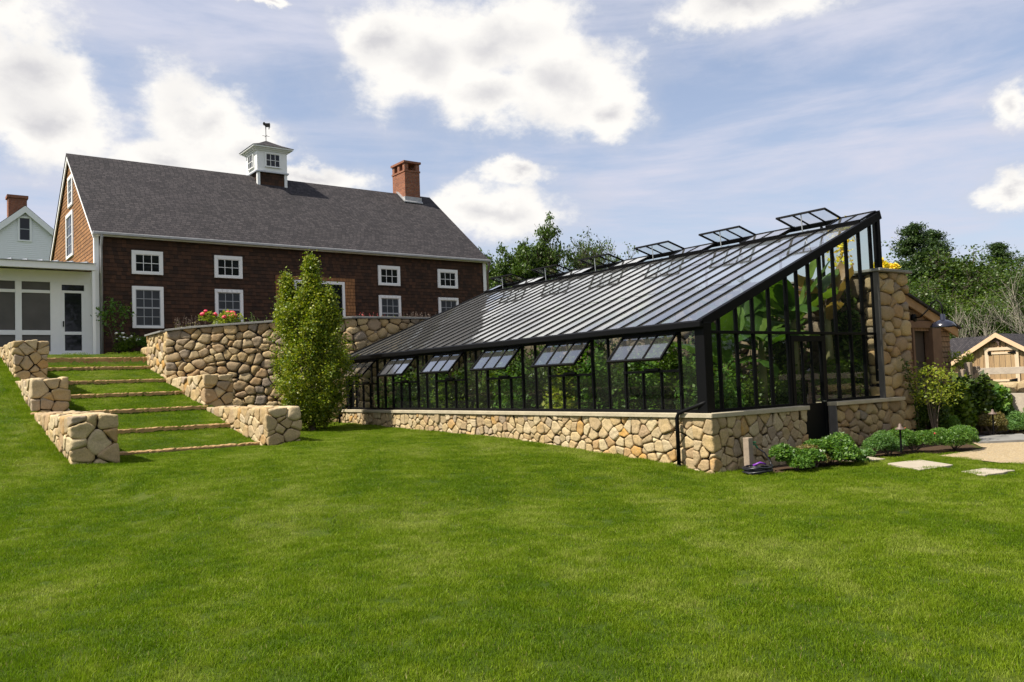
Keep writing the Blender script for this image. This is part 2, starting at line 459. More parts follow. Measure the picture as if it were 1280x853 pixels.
BED = [  # soil patches: polygons in x,y
    [(11.1, 8.62), (11.2, 7.95), (12.6, 7.72), (13.2, 7.95), (13.9, 8.1), (14.0, 7.75), (14.9, 7.65), (15.9, 7.3), (16.5, 7.25), (17.6, 8.0), (18.4, 8.6), (20, 8.3), (26, 8.2), (30, 12), (16, 14), (16, 8.62)],
]
GRAVEL = [(14.85, 7.25), (14.25, 6.0), (14.35, 5.2), (15.4, 3.6), (18, 2.4), (30, 2.4), (30, 8.2), (21, 8.3), (19.5, 8.2), (17.6, 7.9), (16.6, 7.25), (16.0, 7.2)]
def inpoly(x, y, P):
    r = np.zeros(x.shape, bool); n = len(P)
    for i in range(n):
        x0, y0 = P[i]; x1, y1 = P[(i+1) % n]
        c = ((y0 > y) != (y1 > y)) & (x < (x1-x0)*(y-y0)/((y1-y0) if y1 != y0 else 1e-9)+x0)
        r ^= c
    return r
FLAGS = [[(13.1, 7.24), (13.9, 7.1), (13.42, 6.32), (12.55, 6.42)], [(12.66, 5.86), (13.25, 5.78), (13.18, 5.34), (12.36, 5.43)],
         [(13.35, 8.2), (13.95, 8.1), (13.72, 7.62), (13.15, 7.7)], [(17.45, 7.75), (18.7, 8.45), (19.75, 7.8), (18.35, 7.05)]]

def make_ground():
    def axis(lo_, hi_, dense_lo, dense_hi, d):
        a = list(np.arange(dense_lo, dense_hi+1e-6, d)); s = d*1.5; v = dense_hi
        while v < hi_: v += s; s *= 1.28; a.append(v)
        s = d*1.5; v = dense_lo
        while v > lo_: v -= s; s *= 1.28; a.insert(0, v)
        return np.array(a)
    xs = axis(-2500, 2500, -6, 26, .2); ys = axis(-2500, 2500, 4, 32, .2)
    extra = [];
    for v in STEP_Y: extra += [v-.02, v+.02]
    ys = np.unique(np.concatenate([ys, extra]))
    X, Y = np.meshgrid(xs, ys)
    Z = G(X, Y)
    nx, ny = len(xs), len(ys)
    V = np.stack([X, Y, Z], -1).reshape(-1, 3)
    i = np.arange(nx-1); j = np.arange(ny-1); I, J = np.meshgrid(i, j)
    a = (J*nx+I).ravel(); F = np.stack([a, a+1, a+nx+1, a+nx], -1)
    o = np_mesh('lawn', V, F, ['ground'], smooth=True)
    x, y = V[:, 0], V[:, 1]
    soil = np.zeros(len(V), np.float32)
    for P in BED: soil[inpoly(x, y, P)] = 1
    yw = np.interp(x, wp[:, 0], wp[:, 1])
    soil[(x > 6.7) & (x < 22) & (y > yw+.2) & (y < 31)] = 1
    soil[(x > 11) & (x < 16) & (y > 9.1) & (y < 22)] = 1
    wild = (ss(24, 34, np.hypot(x-6, y-12))).astype(np.float32)
    for nm, arr in (('soil', soil), ('wild', wild)):
        at = o.data.attributes.new(nm, 'FLOAT', 'POINT'); at.data.foreach_set('value', arr)
    props(o, kind='structure')
make_ground()

# gravel sheet, 4 mm above the ground
def sheet(name, P, z, mat, step=.35):
    bm = bmesh.new(); vs = [bm.verts.new((x, y, z)) for x, y in P]; bm.faces.new(vs)
    bmesh.ops.triangulate(bm, faces=bm.faces)
    me = bpy.data.meshes.new(name); bm.to_mesh(me); bm.free()
    return link_mesh(name, me, None, [M[mat]])
props(sheet('gravel_path', GRAVEL, .014, 'gravel'), kind='structure')

# ---------------------------------------------------------------- stone walls
def ico(sub=3):
    bm = bmesh.new(); bmesh.ops.create_icosphere(bm, subdivisions=sub, radius=1)
    V = np.array([v.co[:] for v in bm.verts]); F = np.array([[v.index for v in f.verts] for f in bm.faces]); bm.free()
    V /= np.linalg.norm(V, axis=1)[:, None]; return V, F
ICO3 = ico(3); ICO2 = ico(2); ICO4 = ico(4)
def stones_box(L, T, H, size, R, anis=(1.15, 1.0, .9), gap=.006, p=16, detail=3, skip_inner=True):
    """rounded, tightly fitted stones filling a box; returns V, F in box space (x along, y through, z up)"""
    A = np.array(anis)*size
    S = np.array([L, T, H])/A
    n = min(int(S.prod()*45)+400, 30000)
    pts = []
    cand = R.random((n, 3))*np.array([L, T, H])
    if T < size*1.3: cand[:, 1] = T*(.5+R.uniform(-.05, .05, n))
    # dart throwing with a variable radius: a few big ones first, then the rest
    md = np.concatenate([np.full(n//12, 1.30), np.full(n//5, .98), np.full(n//3, .74), np.full(n-n//12-n//5-n//3, .56)])
    acc = np.empty((0, 3)); accr = np.empty(0)
    for c, r in zip(cand, md):
        m = (np.minimum(c, np.array([L, T, H])-c)/A)
        if (T >= size*1.3 and m.min() < .40*r) or min(m[0], m[2]) < .30*r: continue
        q = c/A
        if len(acc):
            d = np.linalg.norm(acc-q, axis=1)
            if (d < (accr+r)*.5).any(): continue
        acc = np.vstack([acc, q]); accr = np.append(accr, r)
    P = acc*A
    D, F = ICO4 if detail == 4 else ICO3
    Vs, Fs = [], []; k = 0
    lim = np.array([L, T, H])
    for i, c in enumerate(P):
        depth = np.minimum(c, lim-c)
        if skip_inner and (depth/A).min() > 1.15: continue
        d = P-c; dist = np.linalg.norm(d/A, axis=1)
        nb = np.where((dist > 0) & (dist < 2.9))[0]
        rel = d[nb]/A; dd = np.linalg.norm(rel, axis=1)
        frac = np.clip(.5*(1+(accr[i]**2-accr[nb]**2)/(dd**2)*.30), .3, .7)
        # plane normal in real space from scaled space
        nrm = rel/A; nl = np.linalg.norm(nrm, axis=1)
        off = (frac*dd*dd)/nl - gap*R.uniform(.6, 1.6, len(nb))
        nrm = nrm/nl[:, None]
        wob = R.normal(0, .07, nrm.shape); nrm = nrm+wob; nrm /= np.linalg.norm(nrm, axis=1)[:, None]
        bn = np.array([[1, 0, 0], [-1, 0, 0], [0, 1, 0], [0, -1, 0], [0, 0, 1], [0, 0, -1]], float)
        bo = np.array([L-c[0], c[0], T-c[1], c[1], H-c[2], c[2]]) + R.uniform(-.012, .02, 6)*(size/.25)
        bn = bn + R.normal(0, .045, bn.shape)
        An = np.vstack([nrm, bn]); Ao = np.maximum(np.concatenate([off, bo]), .02)
        t = np.maximum(D@An.T, 0)/Ao
        pp = p*R.uniform(.8, 1.3)
        r = 1/np.power(np.power(t, pp).sum(1), 1/pp)
        # low frequency lumps
        ph = R.uniform(0, 6.28, 3); r = r*(1+.022*np.sin(D[:, 0]*4+ph[0])+.022*np.sin(D[:, 2]*5+ph[1])+.015*np.sin(D[:, 1]*7+ph[2]))
        for _ in range(3):
            kv = R.normal(0, 1, 3); kv *= R.uniform(7, 15)/np.linalg.norm(kv); r = r*(1+.011*np.sin(D@kv+R.uniform(0, 6.28)))
        Vs.append(c+D*r[:, None]); Fs.append(F+k); k += len(D)
    return np.vstack(Vs), np.vstack(Fs)

def straight(o, ang=0):
    ca, sa = cos(ang), sin(ang)
    def f(V):
        return np.stack([o[0]+V[:, 0]*ca-V[:, 1]*sa, o[1]+V[:, 0]*sa+V[:, 1]*ca, o[2]+V[:, 2]], -1)
    return f
def stone_wall(name, label, L, T, H, size, tf, seed, parent=None, mat='stone', cat='stone wall', group=None, inset=.085, **kw):
    R = np.random.default_rng(seed)
    V, F = stones_box(L, T, H, size, R, **kw)
    # dark packed core behind the joints
    nx = max(1, int(L/.4)); i = inset
    cv, cf = [], []
    for a in range(nx+1):
        x = i+(L-2*i)*a/nx
        cv += [(x, i, 0), (x, T-i, 0), (x, T-i, H-i), (x, i, H-i)]
    for a in range(nx):
        for q in range(4):
            b = a*4; cf.append([b+q, b+(q+1) % 4, b+4+(q+1) % 4, b+4+q])
    cf += [[0, 1, 2, 3], [nx*4+3, nx*4+2, nx*4+1, nx*4]]
    cv = np.array(cv, float); cf = np.array(cf)
    n = len(V)
    F2 = np.vstack([cf[:, [0, 1, 2]], cf[:, [0, 2, 3]]])+n
    mi = np.concatenate([np.zeros(len(F)), np.ones(len(F2))]).astype(int)
    o = np_mesh(name, tf(np.vstack([V, cv])), np.vstack([F, F2]), [mat, 'mortar'], parent, True, mi)
    if parent is None: props(o, label, cat, group)
    return o
def slab(pts_in, pts_out, z0, z1, jit=.004):
    """coping strip between two polylines"""
    m = MB()
    for k in range(len(pts_in)-1):
        a, b, c, d = pts_in[k], pts_in[k+1], pts_out[k+1], pts_out[k]
        zz0 = [z0[k], z0[k+1], z0[k+1], z0[k]] if isinstance(z0, list) else [z0]*4
        zz1 = [z1[k], z1[k+1], z1[k+1], z1[k]] if isinstance(z1, list) else [z1]*4
        j = random.uniform(-jit, jit)
        m.hexa([(a[0], a[1], zz0[0]), (b[0], b[1], zz0[1]), (c[0], c[1], zz0[2]), (d[0], d[1], zz0[3]),
                (a[0], a[1], zz1[0]+j), (b[0], b[1], zz1[1]+j), (c[0], c[1], zz1[2]+j), (d[0], d[1], zz1[3]+j)])
    return m

# stair side walls
gw = 'dry stone walls beside the grass stairs'
stone_wall('stone_wall', 'lowest left stair wall of tan boulders, standing at the foot of the bank', 5.3, .75, 1.17, .26, straight((XL1, 15.85, .12), pi/2), 11, group=gw, detail=4)
stone_wall('stone_wall', 'middle left stair wall of tan boulders beside the grass steps', 3.3, .75, .95, .25, straight((XL1-.0, 20.75, 1.10), pi/2), 12, group=gw, detail=4)
stone_wall('stone_wall', 'topmost left stair wall of tan boulders near the white porch', 3.6, .75, 1.25, .23, straight((XL1+.0, 23.85, 1.83), pi/2), 13, group=gw, detail=4)
stone_wall('stone_wall', 'lowest right stair wall, pale boulders, ending on the lawn near the small tree', 4.5, .75, 1.05, .25, straight((XR1, 17.25, .18), pi/2), 14, group=gw, detail=4)
stone_wall('stone_wall', 'middle right stair wall joining the tall retaining wall', 3.6, .75, .95, .25, straight((XR1, 21.65, 1.10), pi/2), 15, group=gw, detail=4)

# tall retaining wall: return leg along the stairs then the curve
TW = thing('retaining_wall', 'tall curving fieldstone retaining wall with bluestone cap below the brown barn', 'retaining wall', (6.4, 25.3, 0))
seg = np.linalg.norm(np.diff(wp, axis=0), axis=1); cum = np.concatenate([[0], np.cumsum(seg)])
def along(s):
    x = np.interp(s, cum, wp[:, 0]); y = np.interp(s, cum, wp[:, 1])
    e = .25
    x2 = np.interp(s+e, cum, wp[:, 0]); y2 = np.interp(s+e, cum, wp[:, 1]); x1 = np.interp(s-e, cum, wp[:, 0]); y1 = np.interp(s-e, cum, wp[:, 1])
    dx, dy = x2-x1, y2-y1; l = np.hypot(dx, dy)+1e-9
    return x, y, dx/l, dy/l
HB = .45
def tall_tf(V):
    x, y, dx, dy = along(np.clip(V[:, 0], 0, cum[-1]))
    ex = V[:, 0]-np.clip(V[:, 0], 0, cum[-1])
    x = x+ex*dx; y = y+ex*dy
    H = np.interp(V[:, 0], cum, WALL_TOP)-.06-HB
    return np.stack([x-dy*V[:, 1], y+dx*V[:, 1], HB+V[:, 2]/3.2*H], -1)
stone_wall('front_face', '', cum[-1], .5, 3.2, .25, tall_tf, 21, parent=TW, p=13, gap=.009, mat='stone_dark')
stone_wall('side_face', '', 2.35, .5, 1.62, .25, straight((6.93, 25.3+.02, 1.82), pi/2), 22, parent=TW)
stone_wall('side_face', '', 1.1, .5, 1.0, .25, straight((6.92, 27.4, 2.1), pi/2), 23, parent=TW)
ss_ = list(np.linspace(-.04, cum[-1], 40)); pin, pout, zt, zb = [], [], [], []
for s_ in ss_:
    x, y, dx, dy = [float(v) for v in along(np.array(s_))]
    pin.append((x+dy*.05, y-dx*.05)); pout.append((x-dy*.56, y+dx*.56)); zz = float(np.interp(s_, cum, WALL_TOP))
    zt.append(zz); zb.append(zz-.06)
cp = slab(pin, pout, zb, zt); cp.build('coping', 'bluestone', TW, bevel=.006)
cp = MB(); cp.box(6.36, 7.0, 25.72, 27.62, 3.44, 3.495); cp.build('coping', 'bluestone', TW, bevel=.006)

# steps
names = ['lowest', 'second', 'third', 'fourth', 'fifth', 'sixth', 'topmost']
for i in range(7):
    R = np.random.default_rng(50+i); m = MB()
    x0, x1 = XL1-.05, XR0+.05
    cuts = [x0] + sorted(R.uniform(x0+.6, x1-.6, 1 if i < 6 else 1)) + [x1]
    z0, z1, y0 = STEP_Z[i]-.36, STEP_Z[i], STEP_Y[i]
    V = []; nn = 60
    n0 = len(m.v)
    prof = [(0.0, z0), (-.004, z1-.02), (.012, z1), (.15, z1), (.16, z0)]
    for a in range(nn+1):
        x = x0+(x1-x0)*a/nn
        for k, (dy, z) in enumerate(prof):
            jy = R.normal(0, .006); jz = R.normal(0, .006) if k in (1, 2, 3) else 0
            m.v.append((x, y0+dy+jy, z+jz))
    for a in range(nn):
        for k in range(4):
            b = n0+a*5+k; m.face([b, b+5, b+6, b+1])
    m.face([n0+k for k in range(5)]); m.face([n0+nn*5+k for k in range(5)][::-1])
    o = m.build('stone_step', 'step')
    props(o, f'{names[i]} long tan stone step between the stair walls, grass tread behind it' if i < 6 else 'topmost long tan stone step, the tall one at the terrace edge', 'step', 'stone edged grass steps')

# ---------------------------------------------------------------- greenhouse
GX, GY0, GY1 = 10.60, 8.86, 21.98          # glass front plane, end plane, left end
EX, EZ, RX, RZ = 10.47, 2.46, 16.15, 4.76   # eave and ridge
PW = .4325
GH = thing('greenhouse', 'black framed lean-to glass greenhouse on a low fieldstone wall', 'greenhouse', (10.5, 8.7, 0))
# walls
def add_wall(nm, o, L, T, H, size, ang, seed, mat='stone', **kw):
    return stone_wall(nm, '', L, T, H, size, straight(o, ang), seed, parent=GH, mat=mat, **kw)
add_wall('base_wall', (10.46+.42, 9.06, -.12), 13.1, .42, 1.04, .178, pi/2, 31, detail=4, p=14, gap=.008, anis=(1.05, 1, .95))
add_wall('base_wall', (10.46, 8.66, -.12), 2.6, .42, 1.04, .185, 0, 32, detail=4, p=14, gap=.008, anis=(1, 1, 1.05))
add_wall('base_wall', (13.98, 8.66, -.12), 1.9, .42, 1.06, .195, 0, 33, mat='stone_dark')
add_wall('pier', (15.86, 8.72, -.1), 1.14, .32, 3.64, .25, 0, 34, mat='stone_dark', anis=(1.3, 1, .8))
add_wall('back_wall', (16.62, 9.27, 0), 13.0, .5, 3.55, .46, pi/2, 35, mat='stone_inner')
slab([(10.42, 8.62), (10.42, 13), (10.42, 18), (10.42, 22.2)], [(10.92, 9.1), (10.92, 13), (10.92, 18), (10.92, 22.2)], .900, .975).build('coping', 'sandstone', GH, bevel=.008)
slab([(10.425, 8.621), (13.11, 8.621)], [(10.93, 9.099), (13.11, 9.1)], .902, .976).build('coping', 'sandstone', GH, bevel=.008)
slab([(13.95, 8.60), (16.4, 8.60)], [(13.95, 9.1), (16.4, 9.1)], .935, 1.005).build('coping', 'sandstone', GH, bevel=.008)
slab([(15.78, 8.64), (17.06, 8.64)], [(15.78, 9.3), (17.06, 9.3)], 3.55, 3.61).build('coping', 'bluestone', GH, bevel=.008)
slab([(16.08, 9.3), (17.0, 9.3)], [(16.08, 22.2), (17.0, 22.2)], 3.55, 3.60).build('coping', 'bluestone', GH, bevel=.008)
def rz(x): return EZ+(RZ-EZ)*(x-EX)/(RX-EX)
ex = RX-EX; ez = RZ-EZ; rl = math.hypot(ex, ez); rn = Vector((-ez/rl, 0, ex/rl)); rd = Vector((ex/rl, 0, ez/rl))
# frame of the long front
m = MB()
m.box(GX-.04, GX+.04, GY0, GY1, .975, 1.03)
ys = [GY0+.52+PW*k for k in range(30)]
opens = []
for u in range(6): opens.append((ys[5*u], ys[5*u+3]))
for k, y in enumerate(ys):
    if y > GY1-.05: continue
    inside = k % 5 in (1, 2)
    wide = k % 5 in (0, 3)
    w = .042 if wide else .030
    m.box(GX-.035, GX+.03, y-w/2, y+w/2, 1.03, 1.68 if inside else 2.37)
for a, b in opens:
    m.box(GX-.045, GX+.03, a-.02, b+.02, 1.66, 1.705)
m.build('front_frame', 'black', GH, bevel=.003)
m = MB(); m.box(GX-.06, GX+.06, GY0+.1, GY1, 2.33, 2.45); m.build('eave_beam', 'black', GH)
m = MB(); m.box(EX-.07, EX+.03, GY0-.1, GY1+.02, 2.37, 2.47); m.build('gutter', 'black', GH, bevel=.01)
m = MB()
m.box(10.50, 10.70, 8.77, 8.97, .976, 2.45)
m.build('corner_post', 'black', GH, bevel=.006)
m = MB(); m.box(10.50, 10.66, GY1-.2, GY1, .976, 2.42); m.build('corner_post', 'black', GH, bevel=.006)
# front glass
m = MB()
for k in range(len(ys)+1):
    y0 = GY0+.1 if k == 0 else ys[k-1]; y1 = min(ys[k], GY1-.1) if k < len(ys) else GY1-.1
    if y1-y0 < .05: continue
    j = (k-1) % 5 if k > 0 else 9
    top = 1.68 if (k > 0 and j in (0, 1, 2) and k-1 < 30) else 2.34
    t = random.uniform(-.002, .002)
    m.quad((GX-.005+t, y0, 1.02), (GX-.005-t, y1, 1.02), (GX-.005-t, y1, top), (GX-.005+t, y0, top))
m.build('front_glass', 'glass', GH, recalc=False)
# front awning windows
for u, (a, b) in enumerate(opens):
    W = thing_p = None
    top = Vector((GX-.05, 0, 2.31)); bot = Vector((10.14, 0, 1.885))
    if u == 5: bot = Vector((10.12, 0, 1.90))
    f = MB(); n = (bot-top).normalized(); up = Vector((-n.z, 0, n.x))
    T3 = lambda y, t: Vector((top.x+(bot.x-top.x)*t, y, top.z+(bot.z-top.z)*t))
    a2, b2 = a+.02, b-.02
    for y in (a2, b2): f.bar(T3(y, 0), T3(y, 1), .035, .04, up)
    for q in (1, 2): f.bar(T3(a2+(b2-a2)*q/3, .02), T3(a2+(b2-a2)*q/3, .98), .024, .032, up)
    f.bar(T3(a2-.017, 0), T3(b2+.017, 0), .035, .042, up); f.bar(T3(a2-.017, 1), T3(b2+.017, 1), .035, .042, up)
    fr = f.build('awning_window', 'black', GH)
    pm = MB(); 
    for q in range(3):
        y0 = a2+(b2-a2)*q/3; y1 = a2+(b2-a2)*(q+1)/3
        pm.quad(T3(y0, .02), T3(y1, .02), T3(y1, .98), T3(y0, .98))
    pm.build('pane', 'glass_vent', fr, recalc=False)
    am = MB(); ym = (a+b)/2
    am.tube([(GX, ym-.15, 1.72), (GX-.1, ym, 1.80), T3(ym+.05, .93)], .009, 6); am.box(GX-.09, GX-.03, ym-.22, ym+.12, 1.70, 1.74)
    am.build('opener', 'black', fr)
# roof
N_ = 30
m = MB(); mg = MB()
y_r = [GY0-.06]+[y for y in ys if y < GY1-.1]+[GY1]
for i in range(len(y_r)-1):
    for (t0, t1) in ((0, .36), (.36, .70), (.70, .895)):
        p0 = Vector((EX, 0, EZ))+rd*rl*t0; p1 = Vector((EX, 0, EZ))+rd*rl*t1
        o = rn*.012*(1 if t0 else 0); k = random.uniform(-.0025, .0025)
        mg.quad((p0.x, y_r[i], p0.z+.006+k), (p0.x, y_r[i+1], p0.z+.006-k), (p1.x, y_r[i+1], p1.z+.002), (p1.x, y_r[i], p1.z+.002))
mg.build('roof_glass', 'glass_roof', GH, recalc=False)
for y in y_r[1:]:
    a = Vector((EX-.01, y, EZ))+rn*.005; b = Vector((RX-.45, y, rz(RX-.45)))+rn*.005
    m.bar(a, b, .028, .036, rn)
m.bar((EX, GY0-.1, EZ), (EX, GY1, EZ), .05, .05, rn)
m.build('glazing_bars', 'black', GH)
m = MB()
for y in (GY0-.03, GY1-.01):
    m.bar(Vector((EX-.03, y, EZ))-rn*.05, Vector((RX+.04, y, RZ+.02))-rn*.05, .09, .15, rn)
for t in (.36, .70):
    p = Vector((EX, 0, EZ))+rd*rl*t-rn*.09; m.bar((p.x, GY0, p.z), (p.x, GY1, p.z), .05, .07, rn)
for k in range(2, 29, 5):
    a = Vector((EX+.1, ys[k]+.216, rz(EX+.1)))-rn*.12; b = Vector((RX, ys[k]+.216, RZ))-rn*.12; m.bar(a, b, .05, .10, rn)
m.build('roof_beams', 'black', GH)
# ridge strip: raised fixed lights between the vents, opening vents hinged at the ridge
VX = RX-.62
m = MB(); m.bar((VX, GY0, rz(VX)+.02), (VX, GY1, rz(VX)+.02), .06, .06, rn); m.bar((RX, GY0-.07, RZ+.01), (RX, GY1, RZ+.01), .09, .09, rn)
m.build('ridge_beam', 'black', GH)
vents = [(9.60+2.163*u, 9.60+2.163*u+1.16) for u in range(6)]
fixed = [(GY0, vents[0][0])]+[(vents[i][1], vents[i+1][0]) for i in range(5)]+[(vents[5][1], GY1)]
for a, b in fixed:
    f = MB(); g2 = MB()
    P = lambda x, y, h=.06: Vector((x, y, rz(x)))+rn*h
    nn = max(1, round((b-a)/.43))
    for q in range(nn+1):
        y = a+(b-a)*q/nn; f.bar(P(VX, y), P(RX, y), .03, .035, rn)
    f.bar(P(VX, a), P(VX, b), .035, .05, rn); f.bar(P(RX-.02, a), P(RX-.02, b), .03, .04, rn)
    fo = f.build('ridge_light', 'black', GH)
    g2.quad(P(VX, a, .065), P(VX, b, .065), P(RX, b, .065), P(RX, a, .065)); g2.build('pane', 'glass_roof', fo, recalc=False)
for a, b in vents:
    hp = Vector((RX-.02, 0, RZ+.03)); ep = Vector((RX-.66, 0, RZ+.19))
    d = (ep-hp); up = Vector((d.z, 0, -d.x)).normalized(); up = up if up.z > 0 else -up
    Q = lambda y, t: Vector((hp.x+d.x*t, y, hp.z+d.z*t))
    f = MB()
    for y in (a, b): f.bar(Q(y, 0), Q(y, 1), .035, .035, up)
    for q in (1, 2): f.bar(Q(a+(b-a)*q/3, 0), Q(a+(b-a)*q/3, 1), .022, .03, up)
    for t in (0, 1): f.bar(Q(a-.017, t), Q(b+.017, t), .035, .037, up)
    fo = f.build('ridge_vent', 'black', GH)
    g2 = MB(); g2.quad(Q(a, .02), Q(b, .02), Q(b, .98), Q(a, .98)); g2.build('pane', 'glass_ridge', fo, recalc=False)
    pr = MB(); ym = (a+b)/2; pr.tube([Q(ym, .95), (VX+.02, ym, rz(VX)+.02)], .012, 6); pr.build('prop', 'zinc', fo)
    # kerb around the opening
    k = MB(); 
    for y in (a-.02, b+.02):
        k = MB(); k.bar((VX, y, rz(VX)+.04), (RX, y, RZ+.04), .03, .07, rn); k.build('vent_kerb', 'black', GH)
# gable end
m = MB()
BX = [10.98, 11.44, 11.90, 12.37, 12.90, 13.24, 13.62, 14.00, 14.46, 14.95, 15.42, 15.86]
for i, x in enumerate(BX):
    lo_ = .975 if x < 13 else (1.0 if x > 13.8 else 2.3)
    w = .05 if i in (4, 7) else .036
    m.box(x-w/2, x+w/2, GY0-.035, GY0+.035, lo_, rz(x)-.11)
m.box(10.7, 12.88, GY0-.04, GY0+.04, .975, 1.025)
m.box(14.0, 15.9, GY0-.04, GY0+.04, 1.004, 1.055)
m.box(10.65, 15.87, GY0-.042, GY0+.042, 2.27, 2.32)
m.box(16.08, 16.2, GY0-.05, GY0+.06, 3.60, RZ-.06)
m.build('end_frame', 'black', GH, bevel=.003)
m = MB()
xs_ = [10.68]+BX
for i in range(len(xs_)-1):
    x0, x1 = xs_[i], xs_[i+1]; t = random.uniform(-.002, .002)
    lo_ = 1.0 if x1 <= 12.95 or x0 >= 13.9 else 2.3
    yy = GY0+.005
    if lo_ < 2: m.quad((x0, yy+t, lo_), (x1, yy-t, lo_), (x1, yy-t, 2.29), (x0, yy+t, 2.29))
    m.quad((x0, yy-t, 2.29), (x1, yy+t, 2.29), (x1, yy+t, rz(x1)-.08), (x0, yy-t, rz(x0)-.08))
m.quad((15.86, GY0+.005, 3.6), (16.12, GY0+.005, 3.6), (16.12, GY0+.005, rz(16.12)-.08), (15.86, GY0+.005, rz(15.86)-.08))
m.build('end_glass', 'glass', GH, recalc=False)
# back clerestory strip
for k in range(13):
    m = MB(); m.box(16.1, 16.15, 9.0+k*1.07, 9.04+k*1.07, 3.6, RZ-.05); m.build('clerestory_bar', 'black', GH)
m = MB(); m.quad((16.12, 8.9, 3.6), (16.12, GY1, 3.6), (16.12, GY1, RZ-.05), (16.12, 8.9, RZ-.05)); m.build('clerestory_glass', 'glass', GH, recalc=False)
# left end: glazed gable too
m = MB()
for i in range(12):
    x = 10.9+i*.44; m.box(x-.018, x+.018, GY1-.04, GY1+.02, .3, rz(x)-.1)
m.build('end_frame', 'black', GH)
m = MB(); m.poly([(10.6, GY1-.01, .3), (16.1, GY1-.01, .3), (16.1, GY1-.01, RZ-.1), (10.6, GY1-.01, 2.4)]); m.build('end_glass', 'glass', GH, recalc=False)
# door
m = MB(); D0, D1 = 12.93, 13.97
for x in (D0+.04, D1-.04): m.box(x-.045, x+.045, GY0-.045, GY0+.03, .02, 2.22)
m.box(D0, D1, GY0-.046, GY0+.03, 2.14, 2.245)
m.box(D0+.08, D1-.08, GY0-.03, GY0+.02, .02, 1.0)
for x in (D0+.08+.88/3, D0+.08+.88*2/3): m.box(x-.014, x+.014, GY0-.03, GY0+.02, 1.0, 2.15)
dr = m.build('door', 'black', GH, bevel=.003)
m = MB(); m.quad((D0+.08, GY0, 1.0), (D1-.08, GY0, 1.0), (D1-.08, GY0, 2.15), (D0+.08, GY0, 2.15)); m.build('pane', 'glass', dr, recalc=False)
m = MB(); m.tube([(13.84, GY0-.05, 1.02), (13.84, GY0-.09, 1.03), (13.74, GY0-.09, 1.03)], .012, 8); m.build('handle', 'steel', dr)
m = MB(); m.box(12.95, 14.0, 8.50, 8.95, -.05, .02); m.build('threshold', 'bluestone', GH, bevel=.006)
# timber jamb strips at the door wall and the pier
m = MB(); m.box(13.955, 13.985, 8.64, 8.80, 0, .944); m.build('door_jamb', 'wood_dark', GH)
m = MB(); m.box(15.825, 15.86, 8.71, 8.82, 1.006, 3.55); m.build('pier_trim', 'wood_dark', GH)
# downspouts
m = MB()
m.tube([(10.53, 8.80, 1.16), (10.50, 8.93, 1.11), (10.37, 9.27, .98), (10.36, 9.30, .90), (10.36, 9.30, g(10.36, 9.30)-.02)], .034, 10)
m.lathe((10.36, 9.30, g(10.36, 9.3)), [(.0, .05), (.06, .05), (.07, 0)], 12)
m.build('downspout', 'black', GH, smooth=True)
m = MB(); m.tube([(10.5, 21.9, 1.1), (10.33, 22.02, .98), (10.3, 22.02, .9), (10.3, 22.02, .5)], .034, 10); m.build('downspout', 'black', GH, smooth=True)

# ---------------------------------------------------------------- barn
BY, BXL, BXR, BE, RY, RBZ, BZ0 = 30.0, 5.42, 21.25, 7.12, 34.70, 10.78, 2.7
BB = 2*RY-BY
BN = thing('barn', 'long brown shingled barn with dark asphalt roof, white trimmed windows and a cupola', 'barn', (BXL, BY, 3))
def siding(m, p0, p1, out, z0, zt, left=None, right=None, dep=.012):
    """saw-tooth courses between p0 and p1 (x,y) from z0 up to zt; left/right give u-limits as functions of z"""
    p0 = Vector((*p0, 0)); p1 = Vector((*p1, 0)); out = Vector((*out, 0)); L = (p1-p0).length; d = (p1-p0)/L
    k = math.floor(z0/CH)*CH; 
    while k < zt:
        a, b = max(k, z0), min(k+CH, zt)
        l0, r0 = (left(a), right(a)) if left else (0, L); l1, r1 = (left(b), right(b)) if left else (0, L)
        if r0 > l0:
            q = [p0+d*l0+out*dep+Vector((0, 0, a)), p0+d*r0+out*dep+Vector((0, 0, a)), p0+d*max(r1, l1)+out*.002+Vector((0, 0, b)), p0+d*l1+out*.002+Vector((0, 0, b))]
            m.quad(*q)
            m.quad(p0+d*l0+out*.002+Vector((0, 0, a)), p0+d*r0+out*.002+Vector((0, 0, a)), q[1], q[0])
        k += CH
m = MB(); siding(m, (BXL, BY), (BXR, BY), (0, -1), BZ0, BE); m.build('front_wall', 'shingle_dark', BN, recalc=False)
def gab_l(z): return 0 if z <= BE else (z-BE)/(RBZ-BE)*(RY-BY)
def gab_r(z): return (BB-BY) if z <= BE else (BB-BY)-(z-BE)/(RBZ-BE)*(RY-BY)
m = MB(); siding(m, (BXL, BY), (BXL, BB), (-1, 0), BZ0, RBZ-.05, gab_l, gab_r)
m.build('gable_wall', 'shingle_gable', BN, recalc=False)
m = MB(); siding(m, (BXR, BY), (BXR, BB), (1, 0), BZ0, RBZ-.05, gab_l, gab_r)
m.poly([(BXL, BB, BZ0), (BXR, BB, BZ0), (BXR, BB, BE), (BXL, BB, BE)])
m.build('rear_walls', 'shingle_dark', BN, recalc=False)
